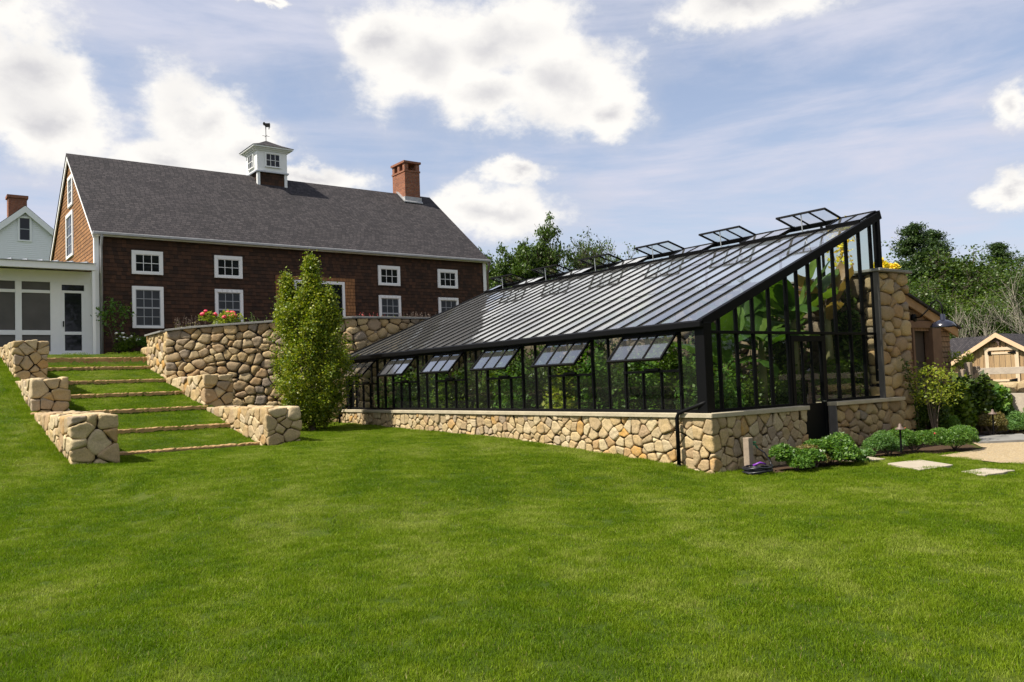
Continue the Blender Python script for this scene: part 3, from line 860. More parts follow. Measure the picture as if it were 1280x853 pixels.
# roof slabs
sl = math.hypot(RY-BY, RBZ-BE); 
m = MB()
for sgn in (1, -1):
    yr, ye = RY, (RY-(RY-BY+.18) if sgn == 1 else RY+(RY-BY+.18))
    ze = BE-.18*(RBZ-BE)/(RY-BY)+.10; zr = RBZ+.10
    nseg = 40
    a = [(BXL-.12, ye, ze), (BXR+.12, ye, ze), (BXR+.12, yr, zr), (BXL-.12, yr, zr)]
    b = [(x, y, z-.07) for x, y, z in a]
    m.hexa(b+a)
m.build('roof', 'roof_asphalt', BN, recalc=True)
m = MB(); ZE = BE-.18*(RBZ-BE)/(RY-BY)
m.box(BXL-.1, BXR+.1, BY-.17, BY-.07, ZE-.04, ZE+.035)
for sgn in (1, -1):
    for xx in (BXL-.10, BXR+.06):
        y0 = RY-sgn*(RY-BY+.16)
        m.hexa([(xx, y0, ZE-.13), (xx+.04, y0, ZE-.13), (xx+.04, RY, RBZ-.16), (xx, RY, RBZ-.16), (xx, y0, ZE+.03), (xx+.04, y0, ZE+.03), (xx+.04, RY, RBZ+.028), (xx, RY, RBZ+.028)])
m.build('trim', 'white', BN)
m = MB(); m.box(BXL-.12, BXR+.14, BY-.30, BY-.18, ZE-.01, ZE+.085); m.build('gutter', 'lead', BN, bevel=.015)
m = MB(); m.box(BXL-.02, BXL+.10, BY-.045, BY-.02, BZ0, BE-.05); m.box(BXL-.045, BXL-.02, BY-.045, BY+.1, BZ0, BE-.05)
m.build('corner_board', 'white', BN)
m = MB(); m.box(BXR-.13, BXR+.03, BY-.045, BY-.02, BZ0, BE-.05); m.build('corner_board', 'white', BN)
m = MB(); m.tube([(BXR+.1, BY-.24, ZE), (BXR+.1, BY-.22, ZE-.15), (BXR+.09, BY-.06, ZE-.45), (BXR+.09, BY-.06, 3)], .045, 8); m.build('downspout', 'copper', BN, smooth=True)
m = MB(); m.tube([(BXL+.16, BY-.24, ZE), (BXL+.16, BY-.20, ZE-.12), (BXL+.16, BY-.075, ZE-.4), (BXL+.16, BY-.075, 2.9)], .045, 8); m.build('downspout', 'lead', BN, smooth=True)

def window(parent, o, u, w, z0, z1, cols, rows, out, trim=.11, sash=True, double=False, dent=False, glassmat='pane', tm='white', name='window'):
    """o = (x,y) of the wall origin, u = unit direction along the wall, out = outward normal, w = outer width"""
    o = Vector((*o, 0)); u = Vector((*u, 0)); out = Vector((*out, 0))
    def bx(m, a, b, c, d, p, q):
        P = []
        for zz in (c, d):
            for (s, t) in ((a, p), (b, p), (b, q), (a, q)): P.append(o+u*s+out*t+Vector((0, 0, zz)))
        m.hexa(P)
    m = MB()
    bx(m, 0, trim, z0, z1, -.01, .062); bx(m, w-trim, w, z0, z1, -.01, .062)
    bx(m, trim, w-trim, z1-trim*1.15, z1, -.01, .066); bx(m, trim, w-trim, z0, z0+trim*.8, -.01, .07)
    f = m.build(name, tm, parent, bevel=.004)
    a, b, c, d = trim, w-trim, z0+trim*.8, z1-trim*1.15
    if dent:
        m = MB()
        for q in range(5):
            s = trim*.6+(w-trim*1.2)*(q+.12)/5; bx(m, s, s+(w-trim*1.2)/5*.72, z1-trim*1.05, z1-.01, .066, .095)
        m.build('dentil', tm, f)
    m = MB(); P = [o+u*s+out*.030+Vector((0, 0, zz)) for s, zz in ((a, c), (b, c), (b, d), (a, d))]; m.quad(*P)
    m.build('pane', glassmat, f, recalc=False)
    if sash:
        m = MB(); t = .022; 
        bx(m, a, a+t, c, d, .028, .048); bx(m, b-t, b, c, d, .028, .048); bx(m, a+t, b-t, c, c+t, .028, .047); bx(m, a+t, b-t, d-t, d, .028, .047)
        for i in range(1, cols): s = a+(b-a)*i/cols; bx(m, s-.010, s+.010, c+t, d-t, .029, .043)
        for i in range(1, rows):
            z = c+(d-c)*i/rows; hw = .025 if double and i == rows//2 else .010
            bx(m, a+t, b-t, z-hw, z+hw, .0295, .0435 if hw < .02 else .050)
        m.build('muntins', 'muntin_grey' if double and tm == 'white' else tm, f)
    return f
for i, (x0, dent) in enumerate([(6.53, 0), (9.30, 1), (15.88, 1), (18.73, 1)]):
    window(BN, (x0, BY-.005), (1, 0), 1.01, 5.73, 6.545, 3, 2, (0, -1), .112)
    window(BN, (x0, BY-.005), (1, 0), 1.01, 3.88, 5.32, 3, 4, (0, -1), .108, glassmat='pane_screen', double=True, dent=bool(dent))
window(BN, (BXL+.005, 33.95), (0, 1), .95, 8.80, 9.95, 2, 4, (-1, 0), .12, double=True)
window(BN, (BXL+.005, 33.95), (0, 1), 1.45, 6.88, 8.60, 3, 4, (-1, 0), .13, double=True)
# barn door with new shingle surround
m = MB(); siding(m, (11.56, BY-.024), (12.26, BY-.024), (0, -1), BZ0, 5.95); siding(m, (14.36, BY-.024), (14.83, BY-.024), (0, -1), BZ0, 5.95); siding(m, (12.26, BY-.024), (14.36, BY-.024), (0, -1), 5.78, 5.95)
m.build('patched_shingles', 'shingle_new', BN, recalc=False)
m = MB(); m.box(12.26, 12.36, BY-.09, BY, 2.9, 5.78); m.box(14.26, 14.36, BY-.09, BY, 2.9, 5.78); m.box(12.36, 14.26, BY-.09, BY, 5.67, 5.78)
dr = m.build('door', 'white', BN)
m = MB(); m.quad((12.36, BY-.035, 2.9), (14.26, BY-.035, 2.9), (14.26, BY-.035, 5.67), (12.36, BY-.035, 5.67)); m.build('pane', 'pane', dr, recalc=False)
m = MB(); m.box(13.28, 13.34, BY-.06, BY-.036, 2.9, 5.67); m.build('door_stile', 'dark_inside', dr)
# cupola
CX, CH2 = 13.10, .66
cu = MB(); cu.box(CX-CH2+.05, CX+CH2-.05, RY-CH2+.05, RY+CH2-.05, 9.8, 10.94); cu = cu.build('cupola', 'shingle_dark', BN)
for sx in (-1, 1):
    for sy in (-1, 1):
        m = MB(); m.box(CX+sx*(CH2-.12), CX+sx*CH2, RY+sy*(CH2-.12), RY+sy*CH2, 9.9, 10.94); m.build('corner_post', 'white', cu)
m = MB(); m.box(CX-CH2-.06, CX+CH2+.06, RY-CH2-.06, RY+CH2+.06, 10.93, 10.99); m.build('ledge', 'zinc', cu)
m = MB(); m.box(CX-CH2, CX+CH2, RY-CH2, RY+CH2, 10.99, 11.90)
for k, e in ((0, .06), (1, .13), (2, .22)): m.box(CX-CH2-e, CX+CH2+e, RY-CH2-e, RY+CH2+e, 11.86+k*.055, 11.92+k*.055)
m.build('body', 'white', cu)
for (o, u, out) in (((CX-.33, RY-CH2), (1, 0), (0, -1)), ((CX-CH2, RY-.33), (0, 1), (-1, 0)), ((CX+CH2, RY-.33), (0, 1), (1, 0))):
    window(cu, o, u, .70, 11.16, 11.80, 3, 2, out, .045, glassmat='pane')
m = MB(); e = CH2+.25
for r0, z0, r1, z1 in ((e, 12.03, e*.55, 12.22), (e*.55, 12.22, .02, 12.50)):
    a = [(CX-r0, RY-r0, z0), (CX+r0, RY-r0, z0), (CX+r0, RY+r0, z0), (CX-r0, RY+r0, z0)]; b = [(CX-r1, RY-r1, z1), (CX+r1, RY-r1, z1), (CX+r1, RY+r1, z1), (CX-r1, RY+r1, z1)]
    m.hexa(a+b)
m.build('roof', 'roof_asphalt', cu)
wv = MB(); wv.tube([(CX, RY, 12.45), (CX, RY, 13.05)], .014, 6); wv.tube([(CX-.16, RY, 12.72), (CX+.16, RY, 12.72)], .008, 5); wv.tube([(CX, RY-.16, 12.72), (CX, RY+.16, 12.72)], .008, 5)
wv = wv.build('weather_vane', 'black', cu)
cow = [(-.17, .20), (-.20, .26), (-.17, .33), (-.12, .34), (-.05, .28), (.10, .27), (.17, .28), (.20, .22), (.19, .06), (.17, .06), (.165, .13), (.15, 0), (.11, 0), (.11, .10), (-.02, .10), (-.02, 0), (-.06, 0), (-.07, .12), (-.10, .17)]
m = MB(); m.prism([(CX+.03+x*.62, RY-.012-x*.55, 13.02+z) for x, z in cow], (.01, .02, 0)); m.build('cow_silhouette', 'black', wv)
# chimney
ch = MB(); X0, X1, Y0, Y1 = 19.62, 20.44, 34.05, 35.25
ch.box(X0, X1, Y0, Y1, 10.0, 11.85); ch.box(X0-.03, X1+.03, Y0-.03, Y1+.03, 11.84, 11.92)
for x in (X0, X1-.2):
    for y in (Y0, (Y0+Y1)/2-.1, Y1-.2): ch.box(x, x+.2, y, y+.2, 11.92, 12.26)
ch = ch.build('chimney', 'brick', BN)
m = MB(); m.box(X0-.06, X1+.06, Y0-.06, Y1+.06, 12.26, 12.36); m.build('cap', 'brick', ch)
m = MB(); m.box(X0-.05, X1+.05, Y0-.05, Y1+.05, 10.2, 10.62); m.hexa([(X0-.14, Y0-.14, 10.32), (X1+.06, Y0-.14, 10.32), (X1+.06, RY, 10.94), (X0-.14, RY, 10.94), (X0-.14, Y0-.14, 10.37), (X1+.06, Y0-.14, 10.37), (X1+.06, RY, 10.97), (X0-.14, RY, 10.97)]); m.build('flashing', 'lead', ch)

# ---------------------------------------------------------------- porch
PO = thing('porch', 'white screened porch with metal roof attached to the left end of the barn', 'porch', (2, 30.2, 3))
PY = 30.2; PX1 = 5.36; PX0 = -4.0
def px(m, a, b, c, d, y0=PY-.06, y1=PY+.06): m.box(a, b, y0, y1, c, d)
m = MB()
cols = [PX0, -2.2, -.4, 1.35, 3.23, 4.30, 5.24]
for x in (1.38, 3.22): px(m, x-.09, x+.09, 2.95, 5.36)
for x in (-.45, -2.3, -4.0): px(m, x-.09, x+.09, 2.95, 5.36)
px(m, 4.11, 4.44, 2.95, 5.365, PY-.05); px(m, 5.10, PX1, 2.95, 5.365, PY-.05)
m.box(PX0, PX1, PY-.055, PY+.055, 5.365, 5.75); m.box(PX0, 4.11, PY-.045, PY+.05, 5.0, 5.10); m.box(PX0, 4.11, PY-.045, PY+.05, 3.65, 3.80); m.box(PX0, 4.11, PY-.045, PY+.05, 2.95, 3.12)
m.build('frame', 'white', PO, bevel=.004)
m = MB(); m.quad((PX0, PY, 2.95), (4.2, PY, 2.95), (4.2, PY, 5.4), (PX0, PY, 5.4)); m.build('screen', 'screen', PO, recalc=False)
m = MB()
for a, b in ((4.44, 4.52), (5.02, 5.10)): px(m, a, b, 2.98, 5.09, PY-.045)
px(m, 4.44, 5.10, 5.03, 5.11, PY-.044); px(m, 4.52, 5.02, 3.66, 3.76, PY-.04); px(m, 4.52, 5.02, 2.98, 3.14, PY-.04)
px(m, 4.44, 5.10, 5.30, 5.37, PY-.044)
dr = m.build('screen_door', 'white', PO, bevel=.004)
m = MB(); m.quad((4.44, PY+.002, 2.98), (5.1, PY+.002, 2.98), (5.1, PY+.002, 5.37), (4.44, PY+.002, 5.37)); m.build('pane', 'pane', dr, recalc=False)
m = MB(); m.box(4.465, 4.495, PY-.09, PY-.045, 3.92, 4.10); m.build('handle', 'black', dr)
m = MB(); m.hexa([(PX0-.2, 29.3, 5.70), (5.30, 29.3, 5.70), (5.30, 33.5, 6.16), (PX0-.2, 33.5, 6.16), (PX0-.2, 29.3, 5.90), (5.30, 29.3, 5.90), (5.30, 33.5, 6.40), (PX0-.2, 33.5, 6.40)])
m.build('roof', 'white', PO)
m = MB(); m.hexa([(PX0-.25, 29.25, 5.91), (5.32, 29.25, 5.91), (5.32, 33.5, 6.41), (PX0-.25, 33.5, 6.41), (PX0-.25, 29.25, 5.925), (5.32, 29.25, 5.925), (5.32, 33.5, 6.425), (PX0-.25, 33.5, 6.425)])
for k in range(24):
    x = PX0-.2+k*.42
    if x < 5.3: m.hexa([(x, 29.25, 5.925), (x+.035, 29.25, 5.925), (x+.035, 33.5, 6.425), (x, 33.5, 6.425), (x, 29.25, 5.965), (x+.035, 29.25, 5.965), (x+.035, 33.5, 6.465), (x, 33.5, 6.465)])
m.build('metal_roofing', 'zinc', PO)
m = MB(); m.box(PX0, PX1, 29.8, 30.14, 2.85, 2.96); m.build('sill_step', 'bluestone', PO)
m = MB(); m.box(5.20, 5.29, 29.34, 29.43, 2.9, 5.70); m.build('post', 'white', PO)
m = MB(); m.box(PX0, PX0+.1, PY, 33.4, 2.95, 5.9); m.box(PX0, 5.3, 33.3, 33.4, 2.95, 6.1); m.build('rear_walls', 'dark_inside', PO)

# ---------------------------------------------------------------- white house behind
WH = thing('white_house', 'white clapboard house gable with brick chimney rising behind the porch roof', 'house', (7, 62, 4))
wy = 62.; pxk, pzk = 7.02, 14.20; hw, hh = 4.2, 3.75
m = MB(); k = 3.0
while k < pzk-.05:
    b = min(k+.13, pzk); 
    def half(z): return hw if z < pzk-hh else hw*(pzk-z)/hh
    h0, h1 = half(k), half(b)
    m.quad((pxk-h0, wy-.03, k), (pxk+h0, wy-.03, k), (pxk+h1, wy-.004, b), (pxk-h1, wy-.004, b)); m.quad((pxk-h0, wy, k), (pxk+h0, wy, k), (pxk+h0, wy-.03, k), (pxk-h0, wy-.03, k))
    k += .13
for sx in (-1, 1): m.box(pxk+sx*hw, pxk+sx*(hw-.02), wy, wy+10, 3, pzk-hh)
m.build('wall', 'clapboard', WH, recalc=False)
m = MB()
for sx in (-1, 1):
    e = 1.08
    m.hexa([(pxk, wy-.25, pzk), (pxk+sx*hw*e, wy-.25, pzk-hh*e), (pxk+sx*hw*e, wy+10, pzk-hh*e), (pxk, wy+10, pzk),
            (pxk, wy-.25, pzk+.12), (pxk+sx*hw*e, wy-.25, pzk-hh*e+.12), (pxk+sx*hw*e, wy+10, pzk-hh*e+.12), (pxk, wy+10, pzk+.12)])
m.build('roof', 'roof_asphalt', WH)
m = MB()
for sx in (-1, 1):
    m.hexa([(pxk, wy-.28, pzk-.36), (pxk+sx*hw*1.06, wy-.28, pzk-hh*1.06-.36), (pxk+sx*hw*1.06, wy-.2, pzk-hh*1.06-.36), (pxk, wy-.2, pzk-.36),
            (pxk, wy-.28, pzk+.08), (pxk+sx*hw*1.06, wy-.28, pzk-hh*1.06+.08), (pxk+sx*hw*1.06, wy-.2, pzk-hh*1.06+.08), (pxk, wy-.2, pzk+.08)])
m.build('rake_board', 'white', WH)
window(WH, (6.60, wy-.03), (1, 0), .80, 11.95, 13.62, 1, 2, (0, -1), .11, double=True)
ch = MB(); ch.box(6.35, 7.45, 64.6, 65.5, 12.5, 15.35); ch.box(6.27, 7.53, 64.52, 65.58, 15.35, 15.55); ch.build('chimney', 'brick', WH)

# ---------------------------------------------------------------- shed behind the pier
SH = thing('garden_shed', 'cedar lean-to shed with dark doorway against the back of the greenhouse wall', 'shed', (17, 9.3, 0))
sy = 9.32
m = MB()
def sz(x): return 3.44-(x-17.0)*.31
for (a, b, z0) in ((17.04, 18.16, 0), (19.24, 19.93, 0), (18.16, 19.24, 2.47)):
    k = math.floor(z0/.12)*.12
    while k < 3.3:
        z1 = k+.12
        bb = min(b, 17.0+(3.44-.12-k)/.31); b1 = min(b, 17.0+(3.44-.12-z1)/.31)
        if bb > a and k >= z0-.12: m.quad((a, sy-.02, k), (bb, sy-.02, k), (max(a, b1), sy-.004, z1), (a, sy-.004, z1))
        k += .12
m.poly([(19.93, sy, 0), (19.93, 12.4, 0), (19.93, 12.4, sz(19.93)-.1), (19.93, sy, sz(19.93)-.1)]); m.poly([(17.04, 12.4, 0), (19.93, 12.4, 0), (19.93, 12.4, sz(19.93)-.1), (17.04, 12.4, sz(17.04)-.1)])
M['shingle_shed'] = brick_mat('shingle_shed', .13, .12, (.27, .17, .10), (.19, .115, .068), (.05, .03, .02), .006, 'sz', noise_amt=.4)
m.build('wall', 'shingle_shed', SH, recalc=False)
m = MB(); m.box(18.16, 18.24, sy-.05, sy+.5, 0, 2.47); m.box(18.95, 19.35, sy-.10, sy+.1, 0, 2.47); m.box(18.02, 19.98, sy-.07, sy-.021, 2.47, 2.63)
m.build('door_frame', 'wood_post', SH, bevel=.006)
m = MB(); m.box(18.24, 18.96, sy+.12, sy+.17, 0, 2.47); d_ = m.build('door', pbr('dark_shed_door', (.045, .035, .03), .7, var=.3), SH)
m = MB(); 
for z in (.1, .9, 1.7): m.box(18.30, 18.90, sy+.10, sy+.125, z, z+.68)
m.build('door_panel', pbr('dark_shed_panel', (.05, .038, .032), .6, var=.3), d_)
m = MB(); m.hexa([(17.0, sy-.12, sz(17)-.2), (20.15, sy-.12, sz(20.15)-.2), (20.15, sy-.07, sz(20.15)-.2), (17.0, sy-.07, sz(17)-.2), (17.0, sy-.12, sz(17)), (20.15, sy-.12, sz(20.15)), (20.15, sy-.07, sz(20.15)), (17.0, sy-.07, sz(17))])
m.build('rake_board', 'wood_new', SH, bevel=.004)
m = MB(); m.hexa([(17.0, sy-.18, sz(17)+.002), (20.2, sy-.18, sz(20.2)+.002), (20.2, 12.5, sz(20.2)+.002), (17.0, 12.5, sz(17)+.002), (17.0, sy-.18, sz(17)+.05), (20.2, sy-.18, sz(20.2)+.05), (20.2, 12.5, sz(20.2)+.05), (17.0, 12.5, sz(17)+.05)])
m.build('roof', 'roof_asphalt', SH)

LP = thing('wall_lamp', 'dark gooseneck barn lamp mounted above the shed doorway', 'lamp', (18.2, 9.2, 2.7))
m = MB(); m.tube([(18.22, sy-.03, 2.69), (18.22, sy-.09, 2.69)], .085, 14)
m.tube([(18.22, 9.26, 2.69), (18.25, 9.12, 2.70), (18.30, 8.98, 2.85), (18.32, 8.90, 2.98), (18.30, 8.78, 3.04), (18.26, 8.68, 2.98), (18.24, 8.64, 2.86), (18.24, 8.64, 2.68)], .017, 8)
m.build('gooseneck', 'black', LP, smooth=True)
m = MB(); m.lathe((18.24, 8.64, 2.44), [(.255, 0), (.25, .035), (.20, .10), (.10, .145), (.055, .16), (.05, .28), (.0, .29)], 24); m.build('lamp_shade', pbr('dark_enamel', (.012, .013, .022), .2, spec=.8), LP, smooth=True)

# ---------------------------------------------------------------- board barn at the far right
RB = thing('board_barn', 'small board and batten barn with slate grey roof behind the fence', 'barn', (44.2, 18.3, 0))
fx, ym_, y0_, y1_ = 44.2, 18.30, 16.0, 20.6      # gable faces -x
pk, ev = 3.12, 1.72; slp = (pk-ev)/(y1_-ym_); gz = -.3
m = MB(); m.prism([(fx, y0_, gz), (fx, y1_, gz), (fx, y1_, ev-.08), (fx, ym_, pk-.08), (fx, y0_, ev-.08)], (6, 0, 0))
k = y0_+.1
while k < y1_:
    m.box(fx-.03, fx-.001, k-.025, k+.025, gz, pk-.15-slp*abs(k-ym_)); k += .27
m.build('wall', 'board_tan', RB)
m = MB()
for ye in (y0_-.3, y1_+.3):
    ze = pk-slp*abs(ye-ym_)
    m.hexa([(fx-.22, ym_, pk-.06), (fx-.22, ye, ze-.06), (fx+6, ye, ze-.06), (fx+6, ym_, pk-.06), (fx-.22, ym_, pk), (fx-.22, ye, ze), (fx+6, ye, ze), (fx+6, ym_, pk)])
# long wing roofs running left and right behind the gable
m.hexa([(fx+.9, 19, 1.95), (fx+.9, 22.6, 1.95), (fx+3.2, 22.0, 3.05), (fx+3.2, 19, 3.05), (fx+.9, 19, 2.02), (fx+.9, 22.6, 2.02), (fx+3.2, 22.0, 3.12), (fx+3.2, 19, 3.12)])
m.hexa([(fx+.9, 9, 1.95), (fx+.9, 18, 1.95), (fx+3.2, 18, 3.40), (fx+3.2, 9, 3.40), (fx+.9, 9, 2.02), (fx+.9, 18, 2.02), (fx+3.2, 18, 3.47), (fx+3.2, 9, 3.47)])
m.build('roof', 'roof_asphalt', RB)
m = MB(); m.box(fx+1.1, fx+1.2, y1_, 22.3, gz, 2.0); m.box(fx+1.1, fx+1.2, 9, y0_, gz, 2.0); m.build('wing_wall', 'board_tan', RB)
m = MB()
for ye in (y0_-.3, y1_+.3):
    ze = pk-slp*abs(ye-ym_)
    m.hexa([(fx-.28, ym_, pk-.20), (fx-.28, ye, ze-.20), (fx-.22, ye, ze-.20), (fx-.22, ym_, pk-.20), (fx-.28, ym_, pk+.03), (fx-.28, ye, ze+.03), (fx-.22, ye, ze+.03), (fx-.22, ym_, pk+.03)])
m.build('rake_board', pbr('pale_cedar', (.62, .42, .26), .7, var=.15), RB)
m = MB(); m.box(fx-.06, fx-.031, 17.55, 18.75, gz, 2.27); dd = m.build('door', 'board_tan', RB)
m = MB(); m.box(fx-.10, fx-.061, 17.35, 18.95, 2.27, 2.42); m.box(fx-.09, fx-.03, 18.75, 18.93, gz, 2.27); m.box(fx-.09, fx-.03, 17.37, 17.55, gz, 2.27); m.box(fx-.09, fx-.061, 17.7, 18.7, 2.08, 2.18); m.box(fx-.09, fx-.061, 17.7, 18.7, .72, .82); m.build('door_frame', pbr('pale_trim', (.58, .44, .30), .7, var=.15), dd)
m = MB()
for z in (2.15, .78): m.prism([(fx-.11, 17.85, z-.02), (fx-.11, 17.48, z-.09), (fx-.11, 17.48, z+.09), (fx-.11, 17.85, z+.02)], (.02, 0, 0)); m.box(fx-.12, fx-.095, 18.62, 18.78, z-.07, z+.07)
m.build('hinge', 'black', dd)
m = MB(); R = np.random.default_rng(5)
for k in range(11):
    a = R.uniform(3.3, 6.1); r = R.uniform(.12, .38); m.tube([(fx-.08, ym_, 2.86), (fx-.12, ym_+r*cos(a), 2.84+r*.9*sin(a))], [.05, .03], 6)
m.build('wreath', pbr('dried_wreath', (.10, .06, .05), .8), RB)

# ---------------------------------------------------------------- fences
FE = thing('board_fence', 'weathered plank fence and gate beside the shed', 'fence', (19.6, 9.0, 0))
for (a, b, c, d, zt) in ((19.95, 20.08, 8.9, 9.03, 1.66), (19.50, 19.62, 8.85, 8.97, 1.50), (20.42, 20.56, 8.95, 9.08, 1.56)):
    m = MB(); m.box(a, b, c, d, 0, zt); m.build('post', 'wood_grey', FE, bevel=.006)
for k in range(5):
    m = MB(); x = 19.64+k*.15; m.box(x, x+.135, 8.93, 8.955, .15, 1.40-.03*(k % 2)); m.build('board', 'board_grey', FE)
m = MB(); m.bar((19.62, 8.92, .5), (20.42, 8.92, 1.25), .08, .03, (0, -1, 0)); m.build('brace', 'wood_grey', FE)
FR = thing('rail_fence', 'weathered horizontal rail fence in front of the board barn', 'fence', (20.5, 8.9, 0))
m = MB(); m.box(20.46, 20.50, 3.2, 8.95, 1.36, 1.515); m.build('rail', 'wood_pale', FR, bevel=.004)
for y in (6.6, 4.2):
    m = MB(); m.box(20.51, 20.62, y, y+.12, 0, 1.5); m.build('post', 'wood_grey', FR)
RBED = thing('raised_bed', 'raised bed of pale planks with tan rocks on top behind the rail fence', 'raised bed', (21, 8.6, 0))
m = MB(); m.box(20.72, 20.77, 4, 8.75, .10, .91); m.box(20.77, 22.2, 8.70, 8.75, .10, .91); m.build('plank', 'wood_pale', RBED, bevel=.004)
V, F = stones_box(4.6, 1.5, .34, .40, np.random.default_rng(77), p=7, skip_inner=False)
np_mesh('rocks', straight((22.35, 4.1, .82), pi/2)(V), F, ['stone'], RBED, True)

# ---------------------------------------------------------------- hose post, hose, path lights, flagstones
HP = thing('hose_post', 'short grey wooden post with a green tap in front of the stone end wall', 'hose post', (11.05, 8.42, 0))
m = MB(); m.box(10.98, 11.10, 8.37, 8.48, -.02, .56); m.build('post', 'wood_grey', HP, bevel=.006)
m = MB(); m.tube([(11.10, 8.42, .44), (11.19, 8.40, .44), (11.22, 8.38, .38)], .014, 8); m.lathe((11.17, 8.40, .465), [(0, .02), (.03, .02), (.03, 0), (0, 0)], 8); m.build('tap', 'green_metal', HP)
HS = thing('garden_hose', 'black garden hose coiled on the grass by the wooden post', 'hose', (10.95, 8.15, 0))
pts = []
for k in range(90):
    a = k*.42; r = .20+.03*sin(k*.31); pts.append((10.93+r*cos(a)*1.05, 8.18+r*sin(a), .03+k*.0011+.012*sin(k*1.3)))
m = MB(); m.tube(pts, .012, 7); m.tube([(11.22, 8.38, .38), (11.33, 8.33, .30), (11.38, 8.26, .15), (11.30, 8.18, .06), (11.13, 8.2, .05)], .012, 7); m.build('coil', 'hose', HS, smooth=True)
m = MB(); m.tube([(10.98, 8.30, .12), (11.05, 8.22, .17), (11.14, 8.18, .14)], [.022, .016, .014], 8); m.build('nozzle', 'purple', HS, smooth=True)
def path_light(x, y, z, lab):
    t = thing('path_light', lab, 'path light', (x, y, z), 'path lights in the planting bed')
    m = MB(); m.tube([(x, y, z), (x, y, z+.42)], .018, 8); m.build('stem', 'black', t)
    m = MB(); m.lathe((x, y, z+.40), [(.0, 0), (.085, 0), (.085, .012), (.03, .05), (.018, .10), (0, .105)], 16); m.build('shade', 'copper', t, smooth=True)
path_light(14.05, 7.5, .12, 'small bronze path light among the green mounds before the stone wall')
path_light(18.6, 7.9, .14, 'small bronze path light farther right beside the grey slab and tall plants')
labs = ['largest square stepping stone set in the lawn', 'smaller stepping stone nearest the gravel, right of the large one', 'half hidden stepping stone just outside the greenhouse door bed', 'wide grey slab between the gravel and the plants']
for k, P in enumerate(FLAGS):
    R = np.random.default_rng(k); m = MB(); z = .035 if k < 3 else .06
    pts = []
    for i in range(4):
        a = np.array(P[i]); b = np.array(P[(i+1) % 4])
        for q in range(5): pts.append(a+(b-a)*q/5+R.normal(0, .012, 2))
    m.prism([(p[0], p[1], -.05) for p in pts], (0, 0, z+.05)); o = m.build('stepping_stone', 'flag' if k < 3 else 'bluestone', bevel=.006)
    props(o, labs[k], 'paving stone', 'flat paving stones')

# ---------------------------------------------------------------- vegetation
def leaves(C, size, R, aspect=.55, up=.0, jitter=.35):
    """C (n,3) leaf centres -> rhombic leaves with random orientation"""
    n = len(C)
    d = R.normal(0, 1, (n, 3)); d[:, 2] = d[:, 2]*.7-.15; d /= np.linalg.norm(d, axis=1)[:, None]
    u = R.normal(0, 1, (n, 3)); u[:, 2] = np.abs(u[:, 2])+up; e = np.cross(d, u); e /= (np.linalg.norm(e, axis=1)[:, None]+1e-9)
    s = size*(1+R.uniform(-jitter, jitter, n))[:, None]
    nn = np.cross(d, e)
    V = np.stack([C-d*s*.5, C+e*s*aspect*.5+nn*s*.08, C+d*s*.5, C-e*s*aspect*.5+nn*s*.08], 1).reshape(-1, 3)
    F = np.arange(n*4).reshape(n, 4)
    return V, F
def grow(base, h, R, levels=4, spread=.5, r0=.2, nlimb=5, trunk=.35, up=.35, lean=0):
    """returns list of branch polylines (pts, radii) and tips"""
    br, tips = [], []
    def rec(p, d, L, r, lev):
        n = 4; pts = [p.copy()]; rs = [r]; q = p.copy(); dd = d.copy()
        for i in range(n):
            dd = dd+R.normal(0, .13, 3); dd[2] += up*.12; dd /= np.linalg.norm(dd)
            q = q+dd*L/n; pts.append(q.copy()); rs.append(r*(1-.55*(i+1)/n))
            if lev < levels and i >= 1:
                for _ in range(2 if lev > 0 else max(1, nlimb//3)):
                    a = R.uniform(0, 2*pi); o = np.cross(dd, [cos(a), sin(a), .3]); o /= np.linalg.norm(o)+1e-9
                    nd = dd*(1-spread)+o*spread+np.array([0, 0, up*.3]); nd /= np.linalg.norm(nd)
                    rec(q.copy(), nd, L*R.uniform(.5, .75), rs[-1]*.6, lev+1)
            if lev >= levels-1: tips.append(q.copy())
        br.append((pts, rs)); tips.append(q.copy())
    b = np.array(base, float); d0 = np.array([lean, 0, 1.]); d0 /= np.linalg.norm(d0)
    tp = b+d0*h*trunk; br.append(([b, (b+tp)/2+R.normal(0, .02*h*.2, 3), tp], [r0*1.25, r0, r0*.85]))
    for i in range(nlimb):
        a = 2*pi*i/nlimb+R.uniform(-.4, .4); s = spread*R.uniform(.3, 1.2)
        nd = np.array([cos(a)*s, sin(a)*s, 1.]); nd /= np.linalg.norm(nd)
        rec(tp-d0*h*trunk*R.uniform(0, .3), nd, h*(1-trunk)*R.uniform(.5, .8), r0*.6, 1)
    return br, np.array(tips)
def branches_mesh(br, k=6, rmin=.004):
    m = MB()
    for pts, rs in br: m.tube(pts, [max(r, rmin) for r in rs], k, caps=False)
    return m
def tree_obj(name, label, base, crownC, leafsize, mat, br, R, group=None, bark='bark', cat='tree', aspect=.55):
    t = thing(name, label, cat, tuple(base), group)
    V, F = leaves(crownC, leafsize, R, aspect)
    branches_mesh(br).build('trunk', bark, t, smooth=True, recalc=False)
    np_mesh('crown', V, F, [mat], t)
    return t

